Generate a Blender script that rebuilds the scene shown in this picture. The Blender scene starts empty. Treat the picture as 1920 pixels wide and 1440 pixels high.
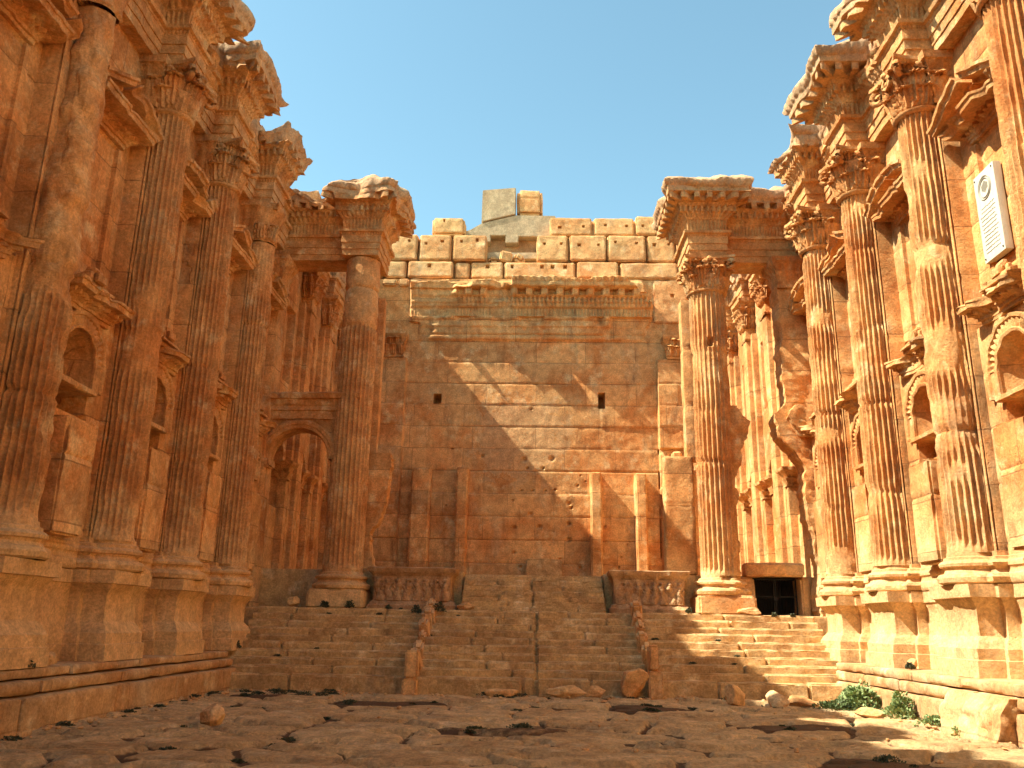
import bpy, bmesh, math, random
import numpy as np
from mathutils import Vector, Matrix, noise as mnoise

# ------------------------------------------------------------------ camera, sky, sun
SC = bpy.context.scene
C = SC.collection
F_PX, PITCH, YAW, ROLL, EYE = 1580.0, 15.9, 1.7, 1.0, 1.6
cam_d = bpy.data.cameras.new('camera')
cam = bpy.data.objects.new('camera', cam_d); C.objects.link(cam)
cam_d.sensor_fit = 'HORIZONTAL'; cam_d.sensor_width = 36.0
cam_d.lens = 36.0 * F_PX / 1920.0
cam_d.clip_start = 0.05; cam_d.clip_end = 5000
p_, y_, r_ = map(math.radians, (PITCH, YAW, ROLL))
fwd = Vector((-math.sin(y_) * math.cos(p_), math.cos(y_) * math.cos(p_), math.sin(p_)))
right = Vector((math.cos(y_), math.sin(y_), 0)); up = right.cross(fwd)
r2 = right * math.cos(r_) + up * math.sin(r_); u2 = up * math.cos(r_) - right * math.sin(r_)
M = Matrix(((r2.x, u2.x, -fwd.x, 0), (r2.y, u2.y, -fwd.y, 0), (r2.z, u2.z, -fwd.z, EYE), (0, 0, 0, 1)))
cam.matrix_world = M
SC.camera = cam

SUN_TO = Vector((-1.0, -0.17, 1.20)).normalized()
elev = math.asin(SUN_TO.z); azim = math.atan2(SUN_TO.x, SUN_TO.y)
W = bpy.data.worlds.new("World"); SC.world = W; W.use_nodes = True
wn = W.node_tree; bg = wn.nodes['Background']
sky = wn.nodes.new('ShaderNodeTexSky'); sky.sky_type = 'NISHITA'; sky.sun_disc = False
sky.sun_elevation = elev; sky.sun_rotation = azim
sky.air_density = 1.0; sky.dust_density = 0.8; sky.ozone_density = .6; sky.altitude = 900
tint = wn.nodes.new('ShaderNodeMix'); tint.data_type = 'RGBA'; tint.blend_type = 'MULTIPLY'; tint.inputs[0].default_value = 1.0
wn.links.new(sky.outputs[0], tint.inputs[6]); tint.inputs[7].default_value = (1.0, 1.21, .95, 1)
wn.links.new(tint.outputs[2], bg.inputs[0]); bg.inputs[1].default_value = 0.108
sl = bpy.data.lights.new('sun', 'SUN'); sl.energy = 5.0; sl.angle = math.radians(0.5); sl.color = (1.0, 0.93, 0.77)
sun = bpy.data.objects.new('sun', sl); C.objects.link(sun)
sun.rotation_euler = SUN_TO.to_track_quat('Z', 'Y').to_euler()
SC.view_settings.view_transform = 'Standard'; SC.view_settings.look = 'None'
SC.view_settings.exposure = 1.5; SC.view_settings.gamma = 1.0
SC.render.engine = 'CYCLES'
cy = SC.cycles
cy.use_denoising = True; cy.max_bounces = 8; cy.diffuse_bounces = 7; cy.glossy_bounces = 2
cy.use_adaptive_sampling = True; cy.adaptive_threshold = 0.02

# ------------------------------------------------------------------ noise
def _h(ix, iy, iz, seed):
    with np.errstate(over='ignore'):
        h = (ix.astype(np.int64) * 374761393 + iy.astype(np.int64) * 668265263 + iz.astype(np.int64) * 2147483647 % 1274126177 + seed * 974634777) & 0xffffffff
        h = h.astype(np.uint64)
        h = ((h ^ (h >> np.uint64(13))) * np.uint64(1274126177)) & np.uint64(0xffffffff)
        h = ((h ^ (h >> np.uint64(15))) * np.uint64(2246822519)) & np.uint64(0xffffffff)
        h = h ^ (h >> np.uint64(16))
    return h.astype(np.float64) / 4294967295.0
def vnoise(P, scale=1.0, seed=0):
    """value noise, 0..1; P (...,3); scale = feature size in metres"""
    Q = np.asarray(P, float) / scale + 1000.0
    sh = Q.shape[:-1]; Q = Q.reshape(-1, 3)
    I = np.floor(Q).astype(np.int64); Fr = Q - I; Fr = Fr * Fr * (3 - 2 * Fr)
    out = 0
    for dx in (0, 1):
        wx = Fr[:, 0] if dx else 1 - Fr[:, 0]
        for dy in (0, 1):
            wy = Fr[:, 1] if dy else 1 - Fr[:, 1]
            for dz in (0, 1):
                wz = Fr[:, 2] if dz else 1 - Fr[:, 2]
                out = out + wx * wy * wz * _h(I[:, 0] + dx, I[:, 1] + dy, I[:, 2] + dz, seed)
    return out.reshape(sh)
def fbm(P, scale=1.0, oct=3, seed=0):
    a, s, t, w = 0, scale, 0, 1.0
    for k in range(oct):
        a = a + w * vnoise(P, s, seed + 17 * k); t += w; w *= .5; s *= .5
    return a / t
def sstep(a, b, x):
    t = np.clip((x - a) / (b - a), 0, 1); return t * t * (3 - 2 * t)

# ------------------------------------------------------------------ mesh collecting
class MB:
    def __init__(s): s.v = []; s.f = []; s.n = 0; s.mi = []
    def grid(s, P, wrap=False, flip=False, mat=0):
        P = np.asarray(P, float); n, m = P.shape[:2]
        idx = np.arange(n * m).reshape(n, m) + s.n
        if wrap: idx = np.concatenate([idx, idx[:, :1]], 1)
        a, b, c, d = idx[:-1, :-1], idx[1:, :-1], idx[1:, 1:], idx[:-1, 1:]
        q = np.stack([a, b, c, d], -1).reshape(-1, 4)
        if flip: q = q[:, ::-1]
        s.v.append(P.reshape(-1, 3)); s.f.append(q); s.n += n * m; s.mi.append(np.full(len(q), mat))
    def quads(s, V, Q, mat=0):
        V = np.asarray(V, float); Q = np.asarray(Q)
        s.v.append(V); s.f.append(Q + s.n); s.n += len(V); s.mi.append(np.full(len(Q), mat))
    def build(s, name, mat, parent=None, angle=38, merge=True):
        V = np.concatenate(s.v); Fq = np.concatenate(s.f); MI = np.concatenate(s.mi)
        if merge:
            K = np.round(V * 2000).astype(np.int64)
            _, first, inv = np.unique(K, axis=0, return_index=True, return_inverse=True)
            inv = inv.reshape(-1); V = V[first]; Fq = inv[Fq]
        me = bpy.data.meshes.new(name)
        # drop degenerate quads -> tris handled by keeping unique loops
        same = (Fq[:, 0] == Fq[:, 1]) | (Fq[:, 1] == Fq[:, 2]) | (Fq[:, 2] == Fq[:, 3]) | (Fq[:, 3] == Fq[:, 0]) | (Fq[:, 0] == Fq[:, 2]) | (Fq[:, 1] == Fq[:, 3])
        good = Fq[~same]; gm = MI[~same]; bad = Fq[same]; bm_ = MI[same]
        tris, tm = [], []
        for q, m_ in zip(bad.tolist(), bm_.tolist()):
            u = []
            for i in q:
                if i not in u: u.append(i)
            if len(u) == 3: tris.append(u); tm.append(m_)
        nq, nt = len(good), len(tris)
        loops = good.reshape(-1)
        if nt: loops = np.concatenate([loops, np.array(tris).reshape(-1)])
        me.vertices.add(len(V)); me.vertices.foreach_set('co', V.astype(np.float32).reshape(-1))
        me.loops.add(len(loops)); me.loops.foreach_set('vertex_index', loops.astype(np.int32))
        st = np.concatenate([np.arange(nq) * 4, nq * 4 + np.arange(nt) * 3]).astype(np.int32)
        me.polygons.add(nq + nt); me.polygons.foreach_set('loop_start', st)
        me.polygons.foreach_set('material_index', np.concatenate([gm, np.array(tm, int)]).astype(np.int32))
        me.update(calc_edges=True); me.validate()
        me.polygons.foreach_set('use_smooth', np.ones(len(me.polygons), bool))
        if angle is not None: me.set_sharp_from_angle(angle=math.radians(angle))
        for m_ in (mat if isinstance(mat, (list, tuple)) else [mat]): me.materials.append(m_)
        o = bpy.data.objects.new(name, me); C.objects.link(o)
        if parent is not None:
            o.parent = parent; o.matrix_parent_inverse = parent.matrix_world.inverted() if False else Matrix.Translation(-parent.location)
        return o

def thing(name, label, cat, loc=(0, 0, 0), group=None, kind=None):
    o = bpy.data.objects.new(name, None); C.objects.link(o); o.location = loc; o.empty_display_size = .3
    return tag(o, label, cat, group, kind)
def tag(o, label, cat, group=None, kind=None):
    o['label'] = label; o['category'] = cat
    if group: o['group'] = group
    o['kind'] = kind or 'thing'
    return o

def rbox(mb, c0, c1, res=.08, r=.04, amp=.02, seed=0, chip=.5, rot=None, pits=(), rough=.25, grooves=()):
    """box with worn rounded edges; rot = (matrix3, pivot); pits on the -Y face; grooves = (axis, position) joints"""
    c0 = np.array(c0, float); c1 = np.array(c1, float)
    r = min(r, *( (c1 - c0) / 2.05))
    for a in range(3):
        u, v = (a + 1) % 3, (a + 2) % 3
        nu = max(2, int((c1[u] - c0[u]) / res) + 1); nv = max(2, int((c1[v] - c0[v]) / res) + 1)
        U, V = np.meshgrid(np.linspace(c0[u], c1[u], nu), np.linspace(c0[v], c1[v], nv), indexing='ij')
        for sgn in (-1, 1):
            P = np.zeros(U.shape + (3,)); P[..., u] = U; P[..., v] = V; P[..., a] = c1[a] if sgn > 0 else c0[a]
            q = np.clip(P, c0 + r, c1 - r); d = P - q; L = np.linalg.norm(d, axis=-1, keepdims=True) + 1e-9
            nrm = d / L
            edge = np.clip((L[..., 0] / r - 1) / .41, 0, 1)
            e = amp * (fbm(P, rough * 2, 3, seed) * 2 - .6) + chip * r * edge * (fbm(P, rough, 2, seed + 5) * 1.6)
            for ax, pos in grooves:
                e = e + .03 * np.exp(-((P[..., ax] - pos) / .018) ** 2)
            P = q + nrm * (r - e[..., None])
            if a == 1 and sgn < 0:
                for (px, pz, pr) in pits:
                    m = (np.maximum(np.abs(U if u == 0 else V) * 0 + np.abs(P[..., 0] - px), np.abs(P[..., 2] - pz)) < pr)
                    P[..., 1] += m * .22
            if rot is not None:
                P = (P - rot[1]) @ rot[0].T + rot[1]
            mb.grid(P, flip=(sgn < 0))
def rotm(ax, ay, az):
    cx, sx, cyy, sy, cz, sz = math.cos(ax), math.sin(ax), math.cos(ay), math.sin(ay), math.cos(az), math.sin(az)
    X = np.array([[1, 0, 0], [0, cx, -sx], [0, sx, cx]]); Y = np.array([[cyy, 0, sy], [0, 1, 0], [-sy, 0, cyy]]); Z = np.array([[cz, -sz, 0], [sz, cz, 0], [0, 0, 1]])
    return Z @ Y @ X

def sq(t, k=4): return .5 + .5 * np.tanh(k * np.cos(t))
def rect_rings(mb, x0, x1, y0, y1, prof, res=.04, seed=0, amp=.015, ruin=0.0, ruin_z=None, lump=0.0, sides='all', base_off=0.0):
    """moulding rings round a rectangle. prof: list of (z, off, pattern). patterns cut into the face along its length.
    ruin: how much of the projection beyond base_off has broken away above ruin_z; lump: height of the ragged top"""
    mo = max(p[1] for p in prof)
    nx = max(4, int((x1 - x0 + 2 * mo) / res)); ny = max(4, int((y1 - y0 + 2 * mo) / res))
    a = np.linspace(0, 1, nx, endpoint=False); b = np.linspace(0, 1, ny, endpoint=False)
    rows = []
    # sides: near (-Y) x0->x1 ; east x1, y0->y1 ; far x1->x0 ; west y1->y0   (counter-clockwise seen from above)
    T = np.concatenate([a, b, a, b]); S = np.concatenate([np.zeros(nx), np.ones(ny), 2 * np.ones(nx), 3 * np.ones(ny)])
    z_top = prof[-1][0]
    for (z, off, pat) in prof:
        offs = np.full(T.shape, float(off))
        X0, X1, Y0, Y1 = x0 - off, x1 + off, y0 - off, y1 + off
        cxp, cyp = (x0 + x1) / 2, (y0 + y1) / 2
        def pos(offv):
            X0, X1, Y0, Y1 = x0 - offv, x1 + offv, y0 - offv, y1 + offv
            X0 = np.minimum(X0, cxp); X1 = np.maximum(X1, cxp); Y0 = np.minimum(Y0, cyp); Y1 = np.maximum(Y1, cyp)
            px = np.where(S == 0, X0 + (X1 - X0) * T, np.where(S == 1, X1, np.where(S == 2, X1 - (X1 - X0) * T, X0)))
            py = np.where(S == 0, Y0, np.where(S == 1, Y0 + (Y1 - Y0) * T, np.where(S == 2, Y1, Y1 - (Y1 - Y0) * T)))
            return px, py
        px, py = pos(offs)
        s = np.where((S == 0) | (S == 2), px - cxp, py - cyp)
        cut = 0
        half = np.where((S == 0) | (S == 2), (x1 - x0) / 2 + off, (y1 - y0) / 2 + off)
        inn = sstep(0.02, .05, half - np.abs(s))
        if pat == 'fl': cut = .035 * sq(2 * math.pi * s / .115, 2) * inn
        elif pat == 'dn': cut = .10 * (1 - sq(2 * math.pi * s / .19, 5)) * inn
        elif pat == 'eg': cut = .05 * (1 - sq(2 * math.pi * s / .16, 1.6)) * inn
        elif pat == 'md': cut = .24 * (1 - sq(2 * math.pi * s / .42, 6)) * inn
        elif pat == 'bd': cut = .025 * (1 - sq(2 * math.pi * s / .085, 1.5)) * inn
        elif pat == 'lf': cut = .045 * (1 - sq(2 * math.pi * s / .24, 1.2)) * inn
        P = np.stack([px, py, np.full(px.shape, z)], -1)
        if ruin > 0 and (ruin_z is None or z >= ruin_z) and off > base_off:
            big = fbm(P * np.array([1, 1, .45]), 1.05, 2, seed + 31)
            m = np.clip(1.25 - ruin * 1.9 * np.clip(big - .28, 0, 1) * 1.6, .12, 1.0)
            keep = sstep(.75, .98, m)
            offs = base_off + (off - base_off) * m
            cut = cut * keep
            rough = (1 - keep)
        else: rough = 0
        e = amp * (fbm(P, .22, 3, seed) * 2 - .7) + (.035 if z > 14.6 else .02) * (fbm(P, .13, 2, seed + 19) - .5) + rough * .10 * (fbm(P, .18, 2, seed + 3) - .3)
        px, py = pos(offs - cut - e)
        pz = np.full(px.shape, float(z)) + amp * .5 * (vnoise(P, .3, seed + 9) - .5)
        if lump > 0 and z > z_top - lump * 2.2:
            k = (z - (z_top - lump * 2.2)) / (lump * 2.2)
            pz = pz + lump * k * (fbm(np.stack([px, py, px * 0], -1), .9, 3, seed + 77) * 2.4 - 1.5) + .09 * k * (fbm(np.stack([px, py, px * 0], -1), .28, 2, seed) - .5)
        rows.append(np.stack([px, py, pz], -1))
    mb.grid(np.array(rows), wrap=True, flip=True)

def shaft(mb, cx, cy, z0, z1, r0, r1, seed, a0=0, a1=360, flutes=24, wear=.5, bare=(), holes=(), res_z=.085, drums=None, er=0.0):
    """fluted shaft; wear 0..1 how much of the fluting is chipped; bare = [(z0,z1,strength)] zones without flutes"""
    full = abs(a1 - a0) >= 359
    na = int(flutes * 9 * abs(a1 - a0) / 360)
    th = np.radians(np.linspace(a0, a1, na, endpoint=not full)); nz = int((z1 - z0) / res_z)
    zs = np.linspace(z0, z1, nz)
    rng = random.Random(seed)
    if drums is None:
        drums = []; z = z0 + rng.uniform(1.6, 2.4)
        while z < z1 - 1: drums.append(z); z += rng.uniform(1.6, 2.6)
    TH, Z = np.meshgrid(th, zs, indexing='xy')
    t = (Z - z0) / (z1 - z0)
    R = r0 + (r1 - r0) * t ** 1.4
    dr = np.zeros_like(R); tw = np.zeros_like(R); last = z0
    for k, dz in enumerate(drums + [z1 + 1]):
        m = (Z >= last) & (Z < dz); dr[m] = rng.uniform(-.02, .015); tw[m] = rng.uniform(-.02, .02); last = dz
    P = np.stack([cx + R * np.cos(TH), cy + R * np.sin(TH), Z], -1)
    ph = np.mod((TH + tw) * flutes / (2 * math.pi), 1.0) - .5
    fl = np.sqrt(np.clip(1 - (ph / .40) ** 2, 0, 1))
    endm = sstep(0.05, .22, Z - z0) * sstep(0.02, .16, z1 - Z)
    depth = .082
    big = fbm(P, 1.1, 3, seed + 3); med = fbm(P, .32, 2, seed + 8)
    worn = sstep(.76 - .24 * wear, .86 - .24 * wear, big)
    for (za, zb, st) in bare: worn = np.maximum(worn, st * sstep(za - .1, za + .1, Z + .25 * (med - .5)) * (1 - sstep(zb - .1, zb + .1, Z + .25 * (med - .5))))
    fillet = 1 - fl
    chipn = sstep(.52, .75, vnoise(P * np.array([1, 1, .45]), .11, seed + 21)) * (.25 + .75 * wear)
    r = R + dr - depth * fl * endm * (1 - worn) - fillet * endm * (1 - worn) * chipn * .045 - worn * (.035 + .06 * (med - .3))
    r = r - .016 * (fbm(P, .15, 2, seed + 4) - .5) - worn * .05 * (fbm(P, .13, 3, seed + 14) - .5)
    if er: r = r - er * (.5 + .5 * worn) * (np.abs(fbm(P * np.array([1, 1, .7]), .8, 4, seed + 41) - .5) * 2.2 + .6 * sstep(.5, .6, fbm(P, .45, 3, seed + 43)))
    for dz in drums:
        g = np.exp(-((Z - dz + .03 * (vnoise(P, .4, seed) - .5)) / .035) ** 2)
        r = r - g * .05 * (.5 + med)
    for (ha, hz, hr, hd) in holes:
        d = np.maximum(np.abs(np.degrees(TH) - ha) * math.pi / 180 * R, np.abs(Z - hz) * .8)
        r = r - hd * (d < hr)
    P = np.stack([cx + r * np.cos(TH), cy + r * np.sin(TH), Z], -1)
    mb.grid(P, wrap=full, flip=True)

def lathe(mb, cx, cy, prof, seed=0, amp=.012, n=72, a0=0, a1=360, ruin=0):
    full = abs(a1 - a0) >= 359
    th = np.radians(np.linspace(a0, a1, n, endpoint=not full))
    # densify
    pr = [prof[0]]
    for (z, r) in prof[1:]:
        k = max(1, int(math.hypot(z - pr[-1][0], r - pr[-1][1]) / .07)); z_, r_ = pr[-1]
        for i in range(1, k + 1): pr.append((z_ + (z - z_) * i / k, r_ + (r - r_) * i / k))
    Z = np.array([p[0] for p in pr])[:, None] + 0 * th; R = np.array([p[1] for p in pr])[:, None] + 0 * th
    P = np.stack([cx + R * np.cos(th), cy + R * np.sin(th), Z], -1)
    e = amp * (fbm(P, .25, 3, seed) * 2 - .7)
    if ruin: e = e + ruin * sstep(.55, .75, fbm(P, .5, 2, seed + 2)) * .12
    P = np.stack([cx + (R - e) * np.cos(th), cy + (R - e) * np.sin(th), Z], -1)
    mb.grid(P, wrap=full, flip=True)

def leaf(mb, ox, oy, oz, dx, dy, h, w, out, seed, th=.06):
    """acanthus leaf: rises from (ox,oy,oz) against the bell, curls out along (dx,dy)"""
    nu, nv = 9, 15
    U, V = np.meshgrid(np.linspace(-1, 1, nu), np.linspace(0, 1, nv), indexing='ij')
    rng = random.Random(seed); h *= rng.uniform(.93, 1.05); out *= rng.uniform(.85, 1.15)
    cut = rng.random() < .18
    up_ = np.where(V < .72, V / .72, 1 - (V - .72) * .55)
    o = .04 + out * (V ** 2.3) + .05 * np.sin(V * 3.1)
    wid = w * (1 - .25 * V) * (.72 + .36 * np.abs(np.sin(V * 3.1416 * 4.5))) * np.where(V > .9, .65, 1)
    lat = U * wid
    o = o + .05 * (1 - np.abs(U)) - .055 * np.abs(U) ** 1.5 + .022 * np.cos(U * 3.1416 * 4)
    if cut: o = np.minimum(o, .10 + .3 * out)
    P = np.stack([ox + dx * o - dy * lat, oy + dy * o + dx * lat, oz + up_ * h], -1)
    P = P + .012 * (np.stack([vnoise(P, .07, seed + k) for k in range(3)], -1) - .5)
    D = np.array([dx, dy, .25]) * th
    mb.grid(P); mb.grid(P - D, flip=True)
    for e_ in (0, -1):
        mb.grid(np.stack([P[e_], P[e_] - D]), flip=(e_ == 0))
        mb.grid(np.stack([P[:, e_], P[:, e_] - D]), flip=(e_ != 0))
def tube(mb, pts, rad, n=7, seed=0, amp=0.0):
    pts = np.asarray(pts, float); m = len(pts); rad = np.broadcast_to(rad, (m,))
    T = np.gradient(pts, axis=0); T /= np.linalg.norm(T, axis=1, keepdims=True) + 1e-9
    ref = np.array([0, 0, 1.0]) if abs(T[0][2]) < .9 else np.array([1.0, 0, 0])
    A = np.cross(T, ref); A /= np.linalg.norm(A, axis=1, keepdims=True) + 1e-9; B = np.cross(T, A)
    th = np.linspace(0, 2 * math.pi, n, endpoint=False)
    P = pts[:, None] + rad[:, None, None] * (np.cos(th)[None, :, None] * A[:, None] + np.sin(th)[None, :, None] * B[:, None])
    if amp: P = P + amp * (np.stack([vnoise(P, .1, seed + k) for k in range(3)], -1) - .5)
    mb.grid(P, wrap=True)
def volute(mb, ox, oy, oz, dx, dy, s=.2, seed=0):
    t = np.linspace(0, 1, 16); ang = -t * 2.1 * 2 * math.pi * .62 + 1.9
    rr = s * (1 - .75 * t)
    o = rr * np.cos(ang); z = rr * np.sin(ang)
    pts = np.stack([ox + dx * o, oy + dy * o, oz + z], -1)
    tube(mb, pts, .075 * (1 - .4 * t), 7, seed, .02)
def abacus(mb, cx, cy, z0, z1, hw, seed, conc=.16, ruin=0.0):
    n = 14; t = np.linspace(-1, 1, n, endpoint=False); ring = []
    for k in range(4):
        a = k * math.pi / 2; x = t * hw; y = -(hw - conc * hw * (1 - t ** 2) * 1.2)
        ring.append(np.stack([x * math.cos(a) - y * math.sin(a), x * math.sin(a) + y * math.cos(a)], -1))
    ring = np.concatenate(ring)
    rows = []
    for z, k in ((z0, 0.0), (z0, .86), (z0 + (z1 - z0) * .4, .92), (z0 + (z1 - z0) * .55, 1.0), (z1, 1.0), (z1, 0.0)):
        P = np.concatenate([ring * k + [cx, cy], np.full((len(ring), 1), z)], 1)
        e = .03 * (fbm(P, .2, 2, seed) - .3) + ruin * .25 * sstep(.5, .7, fbm(P, .45, 2, seed + 5))
        P[:, 0] = cx + (P[:, 0] - cx) * (1 - e / hw); P[:, 1] = cy + (P[:, 1] - cy) * (1 - e / hw)
        rows.append(P)
    mb.grid(np.array(rows), wrap=True, flip=True)
def capital(mb, cx, cy, z0, z1, r, hw, seed, ruin=0.0, parts_dir=None):
    rng = random.Random(seed); h = z1 - z0
    if ruin > .8:     # only a weathered lump is left
        lathe(mb, cx, cy, [(z0, r), (z0 + .05, r + .05), (z0 + .1, r), (z0 + h * .45, r + .06), (z0 + h * .75, r + .16), (z0 + h * .9, r + .24), (z1, r + .2), (z1, 0)], seed, .07, 60, ruin=.8)
        abacus(mb, cx, cy, z1 - .18, z1, hw * .95, seed, ruin=.6)
        for k in range(8):
            if rng.random() < .35: 
                a = math.pi / 4 * k + .2; leaf(mb, cx + r * math.cos(a), cy + r * math.sin(a), z0 + .05, math.cos(a), math.sin(a), h * .4, .2, .16, seed * 31 + k)
        return
    lathe(mb, cx, cy, [(z0 - .1, r), (z0 - .06, r + .07), (z0 - .01, r + .08), (z0 + .02, r + .02), (z0 + h * .5, r), (z0 + h * .84, r + .14), (z0 + h * .86, 0)], seed, .02, 60)
    for row in range(2):
        for k in range(8):
            if rng.random() < ruin * .5: continue
            a = math.pi / 4 * (k + .5 * row); zz = z0 + (.02 if row == 0 else h * .10); hh = h * (.40 if row == 0 else .58)
            rr = r - .02 + .03 * row
            leaf(mb, cx + rr * math.cos(a), cy + rr * math.sin(a), zz, math.cos(a), math.sin(a), hh, .235, .22 + .09 * row, seed * 31 + k + 10 * row)
    for k in range(4):
        a = math.pi / 4 + k * math.pi / 2
        for da in (-.24, .24):
            b = a + da; leaf(mb, cx + (r + .02) * math.cos(b), cy + (r + .02) * math.sin(b), z0 + h * .48, math.cos(b), math.sin(b), h * .38, .17, .30, seed * 17 + k)
        if rng.random() > ruin * .6: volute(mb, cx + (hw * 1.13) * math.cos(a), cy + (hw * 1.13) * math.sin(a), z0 + h * .72, math.cos(a), math.sin(a), .17, seed)
        b = k * math.pi / 2
        for sd in (-1, 1): volute(mb, cx + (r + .12) * math.cos(b + sd * .16), cy + (r + .12) * math.sin(b + sd * .16), z0 + h * .74, -math.sin(b) * sd, math.cos(b) * sd, .11, seed + 2)
        P = np.array([cx + (hw * .86) * math.cos(b), cy + (hw * .86) * math.sin(b), z1 - .1])
        rbox(mb, P - .1, P + .1, .05, .08, .03, seed + k)
    abacus(mb, cx, cy, z1 - .17, z1, hw, seed, ruin=ruin * .4)

def slabz(mb, zs, xl, xr, y0, y1, seed, amp=.06, fine=.035, mat=0):
    """upright slab whose left and right outline follow xl(z), xr(z), of true thickness y0..y1, weathered all over"""
    nx = max(4, int(abs(xr[0] - xl[0]) / .07) + 3); ny = max(4, int((y1 - y0) / .08) + 1); rows = []
    for z, a, b in zip(zs, xl, xr):
        fx = np.linspace(0, 1, nx); fy = np.linspace(0, 1, ny)
        ring = [(a + (b - a) * f, y0) for f in fx[:-1]] + [(b, y0 + (y1 - y0) * f) for f in fy[:-1]] + [(b + (a - b) * f, y1) for f in fx[:-1]] + [(a, y1 + (y0 - y1) * f) for f in fy[:-1]]
        rows.append([(x, y, z) for x, y in ring])
    G = np.array(rows); cxy = G[..., :2].mean(1, keepdims=True); d = G[..., :2] - cxy; d /= np.linalg.norm(d, axis=-1, keepdims=True) + 1e-6
    e = amp * (fbm(G, .55, 4, seed) - .45) * 2 + fine * (fbm(G, .14, 3, seed + 3) - .4) * 2
    corner = np.abs(d[..., 0] * d[..., 1]); G[..., :2] -= d * (e * (1 + corner))[..., None]
    caps0 = np.concatenate([G[:1] * [0, 0, 1] + np.concatenate([cxy[:1], np.zeros_like(cxy[:1, :, :1])], -1).repeat(G.shape[1], 1), G, G[-1:] * [0, 0, 1] + np.concatenate([cxy[-1:], np.zeros_like(cxy[-1:, :, :1])], -1).repeat(G.shape[1], 1)])
    mb.grid(caps0, wrap=True, flip=True, mat=mat)
def outline(z0, z1, kz, kx, seed=0, jag=.04, dz=.05):
    zs = np.arange(z0, z1 + dz, dz); x = np.interp(zs, kz, kx); P = np.stack([zs * 0, zs * 0, zs], -1)
    return zs, x + jag * 1.8 * (fbm(P, .30, 4, seed) - .5) * 2
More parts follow.
